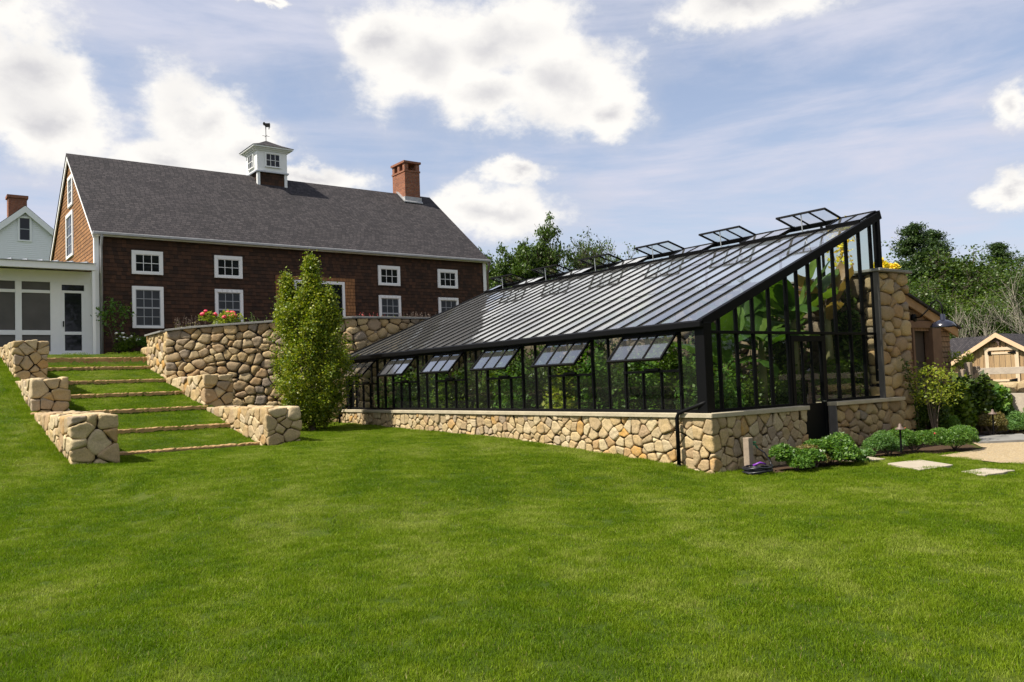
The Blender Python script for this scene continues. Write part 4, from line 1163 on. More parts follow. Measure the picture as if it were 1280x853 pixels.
# columnar hornbeam in front of the tall wall
R = np.random.default_rng(101); tb = np.array([8.72, 20.3, g(8.72, 20.3)])
Hh = 4.4
def env(z, a):   # crown radius by height fraction and azimuth
    r = np.interp(z, [0.0, .07, .16, .30, .45, .60, .72, .80], [.20, .48, .78, .94, .90, .74, .52, .28])
    return r*(1+.14*np.sin(3*a+z*7)+.15*np.sin(5*a-z*13)+.06*np.sin(9*a+z*31))
cl = []
while len(cl) < 760:
    z = R.uniform(.05, 1.0); a = R.uniform(0, 2*pi)
    if z < .80: 
        rr = env(z, a)*math.sqrt(R.uniform(.30, 1)); c = np.array([rr*cos(a), rr*sin(a), z*Hh])
    else:
        continue
    # two leaders at the top, seen as two spires along the view's left-right axis
    cl.append(c)
def spire(off, z0, z1, r0, n):
    for _ in range(n):
        t = R.uniform(0, 1); a = R.uniform(0, 2*pi); rr = (r0*(1-t)**.75+.05)*math.sqrt(R.uniform(.1, 1))
        cl.append(np.array([off[0]+rr*cos(a), off[1]+rr*sin(a), z0+(z1-z0)*t]))
spire((.06, -.04), 2.9, 4.42, .30, 110); spire((-.44, .34), 2.8, 3.98, .26, 75); spire((.40, -.31), 2.8, 3.60, .26, 55); spire((.0, .5), 2.7, 3.5, .3, 40)
cl = np.array(cl)
LC = []
for c in cl:
    n = R.integers(40, 84); d = R.normal(0, 1, (n, 3))*np.array([.075, .075, .12]); LC.append(c+d)
LC = np.vstack(LC)+tb
for _ in range(14):     # a few feathery shoots reaching out
    a = R.uniform(0, 6.28); z = R.uniform(.5, 3.4); r0 = float(env(z/Hh, a)); p = np.linspace(0, 1, 26)[:, None]
    s = tb+np.array([r0*cos(a)*.85, r0*sin(a)*.85, z]); e = s+np.array([cos(a)*.45, sin(a)*.45, .22]); LC = np.vstack([LC, s+(e-s)*p+R.normal(0, .03, (26, 3))])
br = [([tb+np.array([0, 0, -.1]), tb+np.array([0, 0, .6]), tb+np.array([.02, 0, 2.2]), tb+np.array([.02, 0, 4.3])], [.11, .085, .055, .01])]
for k in range(46):
    z = R.uniform(.25, 3.3); a = R.uniform(0, 6.28); rr = float(env(min(z/Hh+.1, .8), a))*.8
    p0 = tb+np.array([0, 0, z]); br.append(([p0, p0+np.array([rr*.5*cos(a), rr*.5*sin(a), .28]), p0+np.array([rr*cos(a), rr*sin(a), .75])], [.03, .018, .006]))
tree_obj('hornbeam_tree', 'upright yellow green young tree standing before the tall stone wall', tb, LC, .064, 'leaf_horn', br, R, aspect=.62)

def shrub(name, label, c, rad, n, size, mat, seed, cat='shrub', group=None, lumps=9, aspect=.5, flat=1.0, soft=.16, stems=True, flowers=None):
    """leafy mound: c centre on the ground, rad (rx, ry, rz)"""
    R = np.random.default_rng(seed); t = thing(name, label, cat, tuple(c), group)
    L = []
    for k in range(lumps):
        a = R.uniform(0, 6.28); r = math.sqrt(R.uniform(0, 1))*.62
        L.append((np.array([r*cos(a)*rad[0], r*sin(a)*rad[1], rad[2]*R.uniform(.15, .62)]), R.uniform(.30, .52)))
    P = []
    per = n//lumps
    for o, s in L:
        d = R.normal(0, 1, (per, 3)); d[:, 2] = np.abs(d[:, 2]) if flat == 1 else d[:, 2]
        d /= np.linalg.norm(d, axis=1)[:, None]
        q = o+d*np.array(rad)*s*(1-np.abs(R.normal(0, soft, (per, 1))))
        q[:, 2] = np.maximum(q[:, 2], .01); P.append(q)
    C = np.vstack(P)+np.array(c)
    V, F = leaves(C, size, R, aspect, up=.6)
    if stems:
        m = MB()
        for k in range(16):
            q = L[k % lumps][0]*R.uniform(.8, 1.3); m.tube([np.array(c), np.array(c)+q*np.array([.5, .5, .6]), np.array(c)+q], [.010, .007, .003], 5, caps=False)
        m.build('stem', 'bark', t, recalc=False)
    np_mesh('foliage', V, F, [mat], t)
    if flowers:
        fm, fn, fs = flowers
        pts = C[R.choice(len(C), fn*6)]; pts = pts[np.argsort(-(pts[:, 2]-.3*pts[:, 1]))][:fn]
        V2, F2 = [], []; k = 0; D, FF = ICO2
        for p in pts:
            s = fs*R.uniform(.7, 1.2); bump = 1+.22*np.sin(D[:, 0]*9+p[0]*9)*np.sin(D[:, 2]*8); V2.append(p+D*bump[:, None]*s*np.array([1, 1, .75])+np.array([0, 0, s*.5])); F2.append(FF+k); k += len(D)
        np_mesh('flower', np.vstack(V2), np.vstack(F2), [fm], t, True)
    return t

gm = 'low green mounds along the greenhouse end wall'
shrub('shrub', 'leafy mound directly right of the wooden hose post', (11.62, 7.95, 0), (.52, .42, .42), 5200, .062, 'leaf_shrub', 201, group=gm)
shrub('shrub', 'olive brown tinged mound between two greener ones by the greenhouse end', (12.12, 7.92, 0), (.42, .38, .36), 3600, .055, 'leaf_olive', 202, group=gm, flowers=('flower_white', 2, .035))
shrub('shrub', 'large leafy mound under the greenhouse door left side', (12.72, 8.0, 0), (.58, .48, .52), 7000, .06, 'leaf_shrub', 203, group=gm)
shrub('shrub', 'small mound between the door step and the stepping stone', (13.15, 7.75, 0), (.28, .26, .24), 1800, .045, 'leaf_blue', 209, group=gm)
shrub('catmint', 'soft pale green dome below the right stone wall, left of the path light', (14.55, 8.0, 0), (.56, .46, .46), 9500, .036, 'leaf_blue', 204, group=gm, aspect=.4)
shrub('catmint', 'soft green dome behind the path light', (15.35, 7.95, 0), (.52, .48, .46), 8500, .036, 'leaf_shrub', 205, group=gm, aspect=.4, flowers=('flower_red', 4, .02))
shrub('catmint', 'wide soft green dome at the edge of the gravel', (16.1, 7.55, 0), (.72, .5, .46), 11500, .038, 'leaf_shrub', 206, group=gm, aspect=.4)
# rose standard in front of the shed door
R = np.random.default_rng(301); b0 = np.array([16.95, 8.3, 0.])
br = []; LCs = []
for k in range(7):
    a = R.uniform(0, 6.28); s = R.uniform(.1, .35); tip = b0+np.array([cos(a)*s, sin(a)*s, R.uniform(1.1, 1.55)])
    br.append(([b0, b0+(tip-b0)*.5+R.normal(0, .03, 3), tip], [.014, .010, .005]))
for _ in range(90):
    a = R.uniform(0, 6.28); r = math.sqrt(R.uniform(0, 1))*.52; z = R.uniform(.85, 1.6)
    r *= .55+.45*math.sin(min(1, (z-.8)/.8)*pi)
    c = b0+np.array([r*cos(a), r*sin(a), z]); LCs.append(c+R.normal(0, .075, (13, 3)))
tree_obj('rose_bush', 'yellow tinged bush on thin stems in front of the dark shed doorway', b0, np.vstack(LCs), .06, 'leaf_yel', br, R, cat='bush', aspect=.6)
shrub('bush', 'dark leafy bush low against the shed post', (17.5, 8.75, 0), (.7, .4, .95), 6000, .07, 'leaf_dark', 302, cat='bush')
shrub('bush', 'dark climber foliage filling the corner between pier and doorway', (17.0, 8.95, 0), (.38, .22, 1.25), 3200, .07, 'leaf_dark', 303, cat='bush')
# vine on the pier
R = np.random.default_rng(304); t = thing('vine', 'small green vine clinging to the stone pier', 'vine', (16.6, 8.66, 0))
m = MB(); vp = [(16.95, 8.64, .3), (16.85, 8.62, .9), (16.6, 8.62, 1.35), (16.5, 8.62, 1.75)]; m.tube(vp, .006, 5); m.build('stem', 'bark', t)
P = []
for k in range(len(vp)-1):
    a, b = np.array(vp[k]), np.array(vp[k+1]); P.append(a+(b-a)*R.random((80, 1))+R.normal(0, .06, (80, 3))*np.array([1.3, .2, 1]))
V, F = leaves(np.vstack(P), .06, R); np_mesh('foliage', V, F, ['leaf_dark'], t)
gm = 'mixed plants at the right edge by the rail fence'
spec = [(18.6, 8.75, .8, .5, 1.0, 'leaf_mid', .10), (19.6, 8.65, .6, .4, 1.15, 'leaf_dark', .10), (20.4, 8.6, .7, .4, .95, 'leaf_shrub', .13), (21.3, 8.6, .7, .45, .8, 'leaf_mid', .13),
        (22.3, 8.55, .7, .45, .7, 'leaf_shrub', .12), (19.3, 8.25, .5, .35, .5, 'leaf_olive', .05), (20.2, 8.15, .6, .4, .42, 'leaf_blue', .05), (21.2, 8.0, .7, .4, .55, 'leaf_blue', .045), (22.6, 7.9, .8, .5, .6, 'leaf_blue', .045), (23.6, 8.5, .8, .5, .8, 'leaf_shrub', .1), (17.9, 8.5, .4, .3, .5, 'leaf_shrub', .06)]
dl = ['bushy plant just right of the shed post', 'dark upright plant before the plank gate', 'broad leaved plant under the left end of the rail', 'broad leaved plant below the pale rocks', 'leafy squash like plant under the rail', 'small olive tinged tuft by the grey slab',
      'low bluish mound behind the grey slab', 'wide bluish mound along the gravel', 'feathery mound at the right frame edge', 'green clump below the raised bed at the far right', 'short green tuft at the foot of the shed post']
for k, (x, y, rx, ry_, rz_, mt, sz_) in enumerate(spec):
    shrub('garden_plant', dl[k], (x, y, 0), (rx, ry_, rz_*1.2), 3600 if sz_ > .08 else 6000, sz_, mt, 320+k, cat='plant', group=gm, soft=.3, aspect=.7 if sz_ > .08 else .4)
shrub('yellow_vine', 'sparse yellow green vine hanging over the fence by the board barn', (20.0, 9.1, 1.35), (.7, .2, .62), 420, .075, 'leaf_yel', 340, cat='vine', soft=.4, stems=True)

# terrace plants by barn and on the tall wall
tz = 2.95
shrub('rose_bush', 'white flowering rose bush against the brown barn beside the porch', (6.2, 29.45, tz), (.5, .35, .75), 1500, .075, 'leaf_mid', 401, cat='bush', soft=.35, flowers=('flower_white', 14, .045))
shrub('bush', 'broad green bush under the lower left barn window', (7.05, 29.2, tz), (.75, .45, .62), 3200, .10, 'leaf_shrub', 402, cat='bush', soft=.3)
R = np.random.default_rng(403); b0 = np.array([5.95, 29.55, tz]); LCs = []; br = []
for (dx, h) in ((-.15, 1.6), (.25, 1.45), (-.45, 1.35)):
    tip = b0+np.array([dx, -.1, h]); br.append(([b0, b0+np.array([dx*.4, 0, h*.6]), tip], [.012, .009, .005])); LCs.append(tip+R.normal(0, .13, (90, 3))); LCs.append(b0+(tip-b0)*R.uniform(.5, 1, (40, 1))+R.normal(0, .07, (40, 3)))
tree_obj('climber', 'tall thin climber with few leaves at the barn corner', b0, np.vstack(LCs), .10, 'leaf_shrub', br, R, cat='plant')
wz = 3.36
shrub('rose_bush', 'rose bush with large pink red blooms above the tall wall', (7.95, 24.95, wz), (.75, .4, .72), 1300, .085, 'leaf_yel', 410, cat='bush', soft=.4, flowers=('flower_pink', 8, .075))
def spikes(name, label, c, w, n, h, mats, seed, cat='plant', group=None, base=.25):
    R = np.random.default_rng(seed); t = thing(name, label, cat, tuple(c), group); m = MB(); P = []; Q = []
    for k in range(n):
        x, y = R.uniform(-w, w), R.uniform(-.18, .18); hh_ = h*R.uniform(.55, 1); tx = R.normal(0, .08)
        a = np.array(c)+np.array([x, y, 0]); b = a+np.array([tx, R.normal(0, .04), hh_]); m.tube([a, (a+b)/2, b], .0045, 4, caps=False)
        P.append(a+(b-a)*R.uniform(.05, .7, (9, 1))+R.normal(0, .035, (9, 3))); Q.append(a+(b-a)*R.uniform(.6, 1, (9, 1))+R.normal(0, .012, (9, 3)))
    m.build('stem', 'bark', t, recalc=False)
    V, F = leaves(np.vstack(P), .055, R, .4); np_mesh('foliage', V, F, [mats[0]], t)
    V, F = leaves(np.vstack(Q), .035, R, .6); np_mesh('flower', V, F, [mats[1]], t)
gg = 'perennials along the top of the tall wall'
M['brown_seed'] = pbr('brown_seed', (.13, .09, .07), .9, var=.3)
spikes('perennial', 'brown dry perennials left of the pink roses on the wall', (7.15, 25.45, wz), .45, 26, .6, ('leaf_olive', 'brown_seed'), 420, group=gg)
spikes('perennial', 'light green spiky plants right of the pink roses before the window', (8.85, 24.45, wz), .4, 12, .62, ('leaf_shrub', 'leaf_shrub'), 421, group=gg)
spikes('perennial', 'reddish flower spikes above the wall before the right barn window', (11.8, 22.95, wz), .5, 30, .55, ('leaf_yel', 'flower_red'), 422, group=gg)
spikes('perennial', 'yellow green leafy spikes under the third barn window', (12.6, 22.9, wz), .4, 24, .45, ('leaf_yel', 'leaf_yel'), 423, group=gg)
spikes('perennial', 'brown and white seed heads close to the greenhouse roof edge', (13.6, 22.95, wz), .6, 46, .62, ('leaf_olive', 'brown_seed'), 424, group=gg)
shrub('bush', 'wispy bush on the terrace behind the small tree', (9.75, 24.3, wz), (.6, .5, 1.2), 1300, .07, 'leaf_mid', 430, cat='bush', soft=.45)
shrub('bush', 'green bush at the terrace edge beside the porch screens', (1.4, 29.0, 2.95), (1.0, .5, .7), 3500, .09, 'leaf_dark', 431, cat='bush', soft=.3)

# plants growing in the greenhouse
def banana(label, c, h, nl, seed, mat='leaf_banana', L=1.7, W=.42):
    R = np.random.default_rng(seed); t = thing('banana_plant', label, 'plant', tuple(c), 'banana plants in the greenhouse')
    m = MB(); c = np.array(c); m.tube([c, c+np.array([.03, 0, h*.5]), c+np.array([.05, .02, h*.72])], [.10, .08, .05], 10); m.build('stem', pbr('banana_stem', (.16, .15, .06), .6, var=.3), t, smooth=True)
    V, F = [], []
    top = c+np.array([.05, .02, h*.62])
    for k in range(nl):
        a = 2*pi*k/nl*1.618+R.uniform(-.3, .3); tilt = R.uniform(.25, 1.15); l = L*R.uniform(.7, 1.15); w = W*R.uniform(.8, 1.2)
        d = np.array([cos(a)*sin(tilt), sin(a)*sin(tilt), cos(tilt)]); p = top+R.uniform(0, .1)*h*np.array([0, 0, 1]); n = 12
        side = np.array([-sin(a), cos(a), 0]); rows = []
        for i in range(n+1):
            s = i/n; ww = w*.5*(math.sin(min(1, s*1.25+.02)*pi*.5) if s < .6 else math.cos((s-.6)/.4*pi*.5)**.7)*(0 if s < .06 else 1)+.008
            nrm = np.cross(side, d); nrm /= np.linalg.norm(nrm)
            jj = R.uniform(-.03, .03)
            rows += [p-side*ww+nrm*(ww*.35+jj), p, p+side*ww+nrm*(ww*.35-jj)]
            d = d+np.array([0, 0, -.13*(.4+s)*tilt]); d /= np.linalg.norm(d); p = p+d*l/n
        b = len(V); V += rows
        for i in range(n):
            for q in (0, 1): F.append([b+i*3+q, b+i*3+q+1, b+(i+1)*3+q+1, b+(i+1)*3+q])
        
    V = np.array(V); V[:, 1] = np.maximum(V[:, 1], 8.96+.04*np.sin(V[:, 2]*9)); V[:, 0] = np.clip(V[:, 0], 10.75, 15.95); V[:, 2] = np.minimum(V[:, 2], rz(V[:, 0])-.22+.04*np.sin(V[:, 1]*7))
    np_mesh('leaf', V, np.array(F), [mat], t, True)
fl = .12
bl = ['tall banana plant close behind the greenhouse end glass by the door', 'tallest banana plant under the high end of the greenhouse roof', 'banana plant with brown dry leaves near the stone pier', 'banana plant left of the greenhouse door', 'banana plant farther back in the middle of the greenhouse', 'banana plant at the rear centre of the greenhouse']
banana(bl[0], (13.5, 9.9, fl), 3.0, 13, 501, L=1.4, W=.5)
banana(bl[1], (14.6, 9.9, fl), 3.6, 16, 502, L=1.7, W=.5)
banana(bl[2], (15.35, 9.6, fl), 3.9, 8, 503, 'leaf_brown', 1.2, .36)
banana(bl[3], (12.4, 9.9, fl), 2.4, 12, 504, L=1.2, W=.42)
banana(bl[4], (13.6, 13.0, fl), 3.6, 10, 505)
banana(bl[5], (14.3, 16.5, fl), 3.7, 10, 506)
gi = 'shrubs inside the greenhouse'
ins = [(11.25, 9.7, .55, .5, 2.1, 'leaf_shrub', .09, 'leafy shrub inside the glass corner of the greenhouse'), (11.2, 10.9, .4, .8, .42, 'leaf_red', .05, 'low red foliage inside under the first open window'),
       (11.45, 11.2, .55, .8, 2.1, 'leaf_shrub', .09, 'tall green shrub inside behind the red foliage'), (11.15, 13.2, .5, .8, 1.7, 'leaf_yel', .12, 'pale large leaved shrub inside behind the second open window'),
       (11.2, 14.8, .5, .8, 2.0, 'leaf_shrub', .09, 'shrub inside behind the third open window'), (11.3, 15.8, .45, .6, .7, 'leaf_shrub', .08, 'low plants inside below the third open window'),
       (11.2, 17.3, .5, .9, 1.9, 'leaf_mid', .09, 'shrub inside behind the fourth open window'), (11.3, 18.9, .45, .8, .8, 'leaf_red', .06, 'reddish plants inside towards the far end'),
       (11.2, 20.2, .5, 1.0, 1.9, 'leaf_shrub', .10, 'green shrub inside behind the farthest windows'), (12.6, 12.2, .7, .8, 2.2, 'leaf_dark', .09, 'dark shrub in the middle of the greenhouse'),
       (14.9, 12.0, .8, .9, 2.9, 'leaf_mid', .10, 'climbing foliage on the back wall of the greenhouse'), (15.2, 15.2, .8, 1.2, 2.8, 'leaf_dark', .10, 'climbing foliage farther along the back wall'), (15.72, 9.5, .28, .55, 3.5, 'leaf_dark', .13, 'dark leaves climbing beside the stone pier inside the glass'), (15.1, 9.35, .45, .3, 1.9, 'leaf_mid', .10, 'leafy plants inside right of the greenhouse door against the glass'), (15.3, 10.6, .6, .9, 3.2, 'leaf_mid', .12, 'tall foliage in the high corner of the greenhouse by the pier'), (15.2, 18.3, .7, 1.6, 2.8, 'leaf_dark', .12, 'dense foliage on the back wall towards the far end'), (12.0, 12.3, .6, 1.0, 1.9, 'leaf_dark', .09, 'dark hedge like foliage behind the front glass'), (12.3, 15.6, .7, 1.4, 2.0, 'leaf_dark', .10, 'dark foliage behind the middle windows'), (12.2, 20.5, .6, 1.0, 1.9, 'leaf_dark', .10, 'dark foliage at the far left end of the greenhouse'), (12.4, 9.5, .7, .35, 1.6, 'leaf_mid', .08, 'leafy shrub inside left of the greenhouse door'),
       (11.9, 9.6, .5, .4, .9, 'leaf_olive', .07, 'low tan plants inside behind the end glass'), (14.9, 9.5, .5, .35, .8, 'leaf_shrub', .08, 'low plants inside right of the door'),
       (12.7, 18.2, .8, 1.0, 2.1, 'leaf_mid', .10, 'broad shrub in the far half of the greenhouse'), (14.0, 9.7, .4, .3, 1.6, 'leaf_mid', .08, 'upright shrub inside just behind the greenhouse door')]
Rq = np.random.default_rng(888)
for k, yy in enumerate(np.arange(9.6, 21.8, .95)):
    ins.append((11.45+Rq.uniform(-.1, .35), float(yy)+Rq.uniform(-.2, .2), .5, .55, Rq.uniform(1.9, 2.35), ('leaf_shrub', 'leaf_mid', 'leaf_dark')[k % 3], Rq.uniform(.07, .12), ('bright', 'mid green', 'dark')[k % 3]+' leafy plant pressed behind the long front glazing, '+('first', 'second', 'third', 'fourth', 'fifth', 'sixth', 'seventh', 'eighth', 'ninth', 'tenth', 'eleventh', 'twelfth', 'thirteenth')[k]+' from the corner post'))
for k, yy in enumerate((12.6, 14.2, 16.8, 19.6, 21.0)):
    ins.append((15.4, yy, .6, .9, 3.0, 'leaf_dark', .12, 'tall dark climber on the back wall, '+('nearest', 'second', 'middle', 'fourth', 'farthest')[k]+' along the greenhouse'))
for k, (x, y, rx, ry_, h_, mt, sz_, lb) in enumerate(ins):
    shrub('greenhouse_shrub', lb, (x, y, fl), (rx, ry_, h_), int(2600*h_**.5), sz_, mt, 520+k, cat='shrub', group=gi, soft=.35, flat=0 if h_ > 1 else 1, aspect=.6, lumps=12, flowers=('flower_red', 3, .04) if k in (5,) else None)
shrub('yellow_flowers', 'yellow trumpet flowers showing above the stone pier behind the greenhouse', (17.15, 9.25, 3.58), (.26, .3, .42), 600, .13, 'flower_yellow', 560, cat='flowers', soft=.3)
shrub('yellow_flowers', 'yellow flower top poking above the greenhouse ridge', (17.15, 10.35, 3.58), (.22, .4, 1.45), 330, .13, 'flower_yellow', 561, cat='flowers', soft=.3)

# background trees: a few crowns shared by copies
def crown_tree(seed, h, spread, leaf, mat, n_per, sig, nlimb=7, levels=4, trunk=.25, up=.35, r0=.22, thin=1.0):
    R = np.random.default_rng(seed); br, tips = grow((0, 0, 0), h, R, levels, spread, r0, nlimb, trunk, up)
    if len(tips) > 1500: tips = tips[R.choice(len(tips), 1500, replace=False)]
    tips = tips[R.random(len(tips)) < thin]
    C = np.repeat(tips, n_per, axis=0)+R.normal(0, sig, (len(tips)*n_per, 3))*np.array([1, 1, .7])
    zt = C[:, 2].max(); k = h/zt; C = C*k; br = [([p*k for p in pts], rs) for pts, rs in br]
    me_c = leaves(C, leaf, R, .7)
    c = np_mesh('crown', me_c[0], me_c[1], [mat]); t = branches_mesh(br, 5, .01).build('trunk', 'bark', None, smooth=True, recalc=False)
    mc, mt = c.data, t.data; bpy.data.objects.remove(c); bpy.data.objects.remove(t)
    return mc, mt
def pine_tree(seed, h, r, leaf, mat, n=14000):
    R = np.random.default_rng(seed); C = []; br = [([np.array([0, 0, 0.]), np.array([0, 0, h*.5]), np.array([0, 0, h])], [.28, .17, .03])]
    nb = 95
    for k in range(nb):
        z = h*(.18+.82*(k/nb)); L = r*(1-(z/h))**.62*R.uniform(.55, 1.12)+.25; a = R.uniform(0, 6.28)
        e = np.array([cos(a)*L, sin(a)*L, z+L*R.uniform(.02, .35)]); s = np.array([0, 0, z]); br.append(([s, (s+e)/2+np.array([0, 0, -.05*L]), e], [.05, .03, .01]))
        m_ = n//nb; t = R.uniform(.25, 1, (m_, 1)); C.append(s+(e-s)*t+R.normal(0, 1, (m_, 3))*np.array([.38, .38, .16])*(.4+.6*t))
    C = np.vstack(C); V, F = leaves(C, leaf, R, .4)
    c = np_mesh('crown', V, F, [mat]); t = branches_mesh(br, 5, .01).build('trunk', 'bark', None, smooth=True, recalc=False)
    mc, mt = c.data, t.data; bpy.data.objects.remove(c); bpy.data.objects.remove(t)
    return mc, mt
def put_tree(meshes, name, label, x, y, z, s, rot, group=None, sx=1.0):
    t = thing(name, label, 'tree', (x, y, z), group); t.rotation_euler = (0, 0, rot); t.scale = (s*sx, s*sx, s)
    for nm, me in (('crown', meshes[0]), ('trunk', meshes[1])):
        o = bpy.data.objects.new(nm, me); COL.objects.link(o); o.parent = t
    return t
oakA = crown_tree(601, 10, .62, .20, 'leaf_dark', 20, .45, 8, 4, .2)
oakB = crown_tree(602, 10, .55, .19, 'leaf_mid', 19, .42, 7, 4, .25)
oakC = crown_tree(603, 10, .68, .20, 'leaf_dark', 20, .5, 9, 4, .18)
pine = pine_tree(604, 12, 3.1, .20, 'leaf_pine', 32000)
openT = crown_tree(605, 10, .50, .17, 'leaf_dark', 12, .30, 6, 4, .25, .45, .26, thin=.62)
openD = crown_tree(606, 10, .46, .20, 'leaf_dark', 40, .36, 6, 4, .25, .5, .26, thin=.9)
wg = 'woods behind the board barn'
W_ = [('p', 70.0, 35.2, 13.2, 'tall pine with layered boughs at the left of the right hand woods'), ('a', 73.3, 34.6, 13.4, 'dark round tree just right of the tall pine'), ('p', 76.0, 36.5, 13.4, 'pine top rising in the middle of the right hand woods'),
      ('c', 75, 33.2, 11.2, 'broad dark tree right of the middle pine'), ('b', 66, 32, 8.6, 'mid green tree low in front of the pine'), ('a', 71, 31, 8.4, 'dark tree low in front of the woods centre'),
      ('p', 81, 33.0, 12.0, 'right hand pine with pointed top'), ('c', 84, 33, 10.2, 'dark tree beside the right pine'), ('b', 78, 31, 8.4, 'mid green tree behind the board barn roof'), ('a', 88, 33, 11, 'dark tree at the right frame edge'),
      ('b', 62, 27.5, 6.5, 'yellowish mid green tree behind the left roof of the board barn'), ('c', 68, 27, 7.2, 'low dark tree behind the board barn ridge'), ('b', 74, 27, 7.5, 'mid green tree behind the right roof of the board barn'), ('c', 80, 27, 9.5, 'dark tree far right behind the bare branches'),
      ('a', 60, 31, 8.2, 'dark tree at the left edge of the woods above the shed roof'), ('c', 64, 36, 9.4, 'dark tree behind the left pine'), ('a', 92, 29, 11, 'dark crown beyond the right edge'), ('c', 79, 38, 11.2, 'dark filler crown between the two pines'), ('a', 56, 24, 5.6, 'low dark tree above the shed lamp'), ('b', 76, 31.5, 10.4, 'full green tree filling the woods under the middle pine'), ('a', 82, 31, 11.4, 'full dark tree at the right edge before the right pine'), ('c', 72, 30.5, 9.8, 'full tree above the left wing of the board barn'), ('b', 88, 30.5, 11.2, 'mid green tree filling the far right edge of the woods'), ('c', 86, 28, 9, 'broad crown low at the far right')]
for k, (ty, x, y, h, lb) in enumerate(W_):
    me, hh0 = {'a': (oakA, 10), 'b': (oakB, 10), 'c': (oakC, 10), 'p': (pine, 12)}[ty]
    put_tree(me, 'pine_tree' if ty == 'p' else 'woodland_tree', lb, x, y, 1.0, h*(.93 if ty != 'p' else .96)/hh0, k*1.7, wg, 1.15 if ty != 'p' else 1.0)
bg = 'trees behind the greenhouse roof'
put_tree(openD, 'open_tree', 'leafier tall tree, left one behind the greenhouse roof', 30.0, 38.2, 1.5, .985, .6, bg, .62)
put_tree(openT, 'open_tree', 'airy open crowned tree directly right of the leafier one behind the roof', 33.3, 36.1, 1.5, .93, 2.6, bg, .70)
put_tree(oakB, 'background_tree', 'dense green tree low between open trees and the greenhouse ridge', 36.8, 36.9, 1.2, .80, .5, bg, .6)
put_tree(oakA, 'background_tree', 'low green crown peeking over the middle of the greenhouse ridge', 38.0, 36.0, 1.2, .78, 2.5, bg, .5)
put_tree(oakB, 'background_tree', 'small crown peeking above the ridge between two roof vents', 41.5, 36.4, 1.2, .86, 3.5, bg, .35)
fg = 'far trees between barn and greenhouse'
for k, (x, y, h) in enumerate([(50, 74, 11), (54, 72, 11.6), (58, 70, 12), (47, 77, 10.5), (62, 67, 10.5)]):
    put_tree(oakC if k % 2 else oakA, 'far_tree', ['rounded far tree just right of the barn corner', 'far tree second from the barn corner', 'far tree left of the open crowned trees', 'far tree mostly behind the barn corner', 'far tree behind the open crowned trees'][k], x, y, 1.5, h*.98/10, k*1.3, fg, 1.2)
# tall trees on the far side of the garden: seen mirrored in the greenhouse end glass
mg_ = 'tall trees along the garden edge mirrored in the greenhouse glass'
for k, (x, y, h) in enumerate([(26, -14, 15), (33, -11, 16), (40, -9, 15), (48, -6, 16), (57, -2, 15), (30, -22, 18), (42, -20, 19), (55, -14, 18), (20, -22, 17), (66, 4, 15)]):
    put_tree((oakA, oakB, oakC)[k % 3], 'garden_edge_tree', 'tall tree outside the right edge of the view, mirrored in the greenhouse end glass', x, y, 0, h/10, k*1.1, mg_, 1.1)
# bare pale branches at the right
R = np.random.default_rng(701)
for k, (x, y, h, lean, lb) in enumerate([(51.5, 19.6, 5.6, .15, 'pale leafless tree with long bare twigs right of the board barn peak'), (50.5, 22.0, 4.4, -.25, 'smaller pale leafless tree leaning left behind the board barn')]):
    br, tips = grow((x, y, 0), h, R, 3, .36, .05, 4, .25, .35, lean)
    t = thing('bare_tree', lb, 'bare tree', (x, y, 0), 'bare trees by the board barn'); branches_mesh(br, 4, .007).build('branches', 'dead', t, recalc=False)
# wood mass closing the horizon
R = np.random.default_rng(710); P = []
for a in np.linspace(-1.2, 2.4, 260):
    d = R.uniform(150, 190); x, y = d*sin(a), d*cos(a); h = R.uniform(5, 8.5)
    q = R.normal(0, 1, (160, 3)); q /= np.linalg.norm(q, axis=1)[:, None]; P.append(np.array([x, y, 1.0])+np.abs(q)*np.array([6*np.sign(R.uniform(-1, 1)), 4, h])*R.uniform(.75, 1, (160, 1)))
V, F = leaves(np.vstack(P), 1.6, R, .8); o = np_mesh('far_woods', V, F, ['leaf_dark']); props(o, 'low band of distant woods along the horizon', 'woods', kind='stuff')

# ---------------------------------------------------------------- grass
def make_tuft(seed, n=430, rad_=.145, h=.03):
    R = np.random.default_rng(seed)
    r = rad_*np.sqrt(R.random(n)); a = R.uniform(0, 2*pi, n); x, y = r*np.cos(a), r*np.sin(a)
    hh_ = h*R.uniform(.55, 1.25, n); th = R.uniform(0, 2*pi, n); w = R.uniform(.0013, .0025, n)
    ta = R.uniform(0, 2*pi, n); tl = hh_*np.abs(R.normal(.15, .42, n)).clip(0, 1.1)
    ux, uy = np.cos(th)*w, np.sin(th)*w
    B = np.stack([x, y, np.full(n, -.006)], -1); U = np.stack([ux, uy, 0*ux], -1); T = np.stack([np.cos(ta)*tl, np.sin(ta)*tl, 0*tl], -1)
    Z = np.stack([0*x, 0*x, hh_], -1)
    V = np.stack([B-U, B+U, B+T*.35+Z*.6+U*.8, B+T*.35+Z*.6-U*.8, B+T+Z*.93+U*.12, B+T+Z*.93-U*.12], 1).reshape(-1, 3)
    b = np.arange(n)*6
    F = np.concatenate([np.stack([b, b+1, b+2, b+3], -1), np.stack([b+3, b+2, b+4, b+5], -1)])
    me = bpy.data.meshes.new('tuft'); o = np_mesh('tuft', V, F, ['blade']); COL.objects.unlink(o)
    return o
tc = bpy.data.collections.new('tufts')
for k in range(4): tc.objects.link(make_tuft(900+k, h=[.029, .033, .026, .038][k]))
R = np.random.default_rng(950)
def cam_depth(x, y): return .6013*x+.7975*y
nP = 19500
cand = []
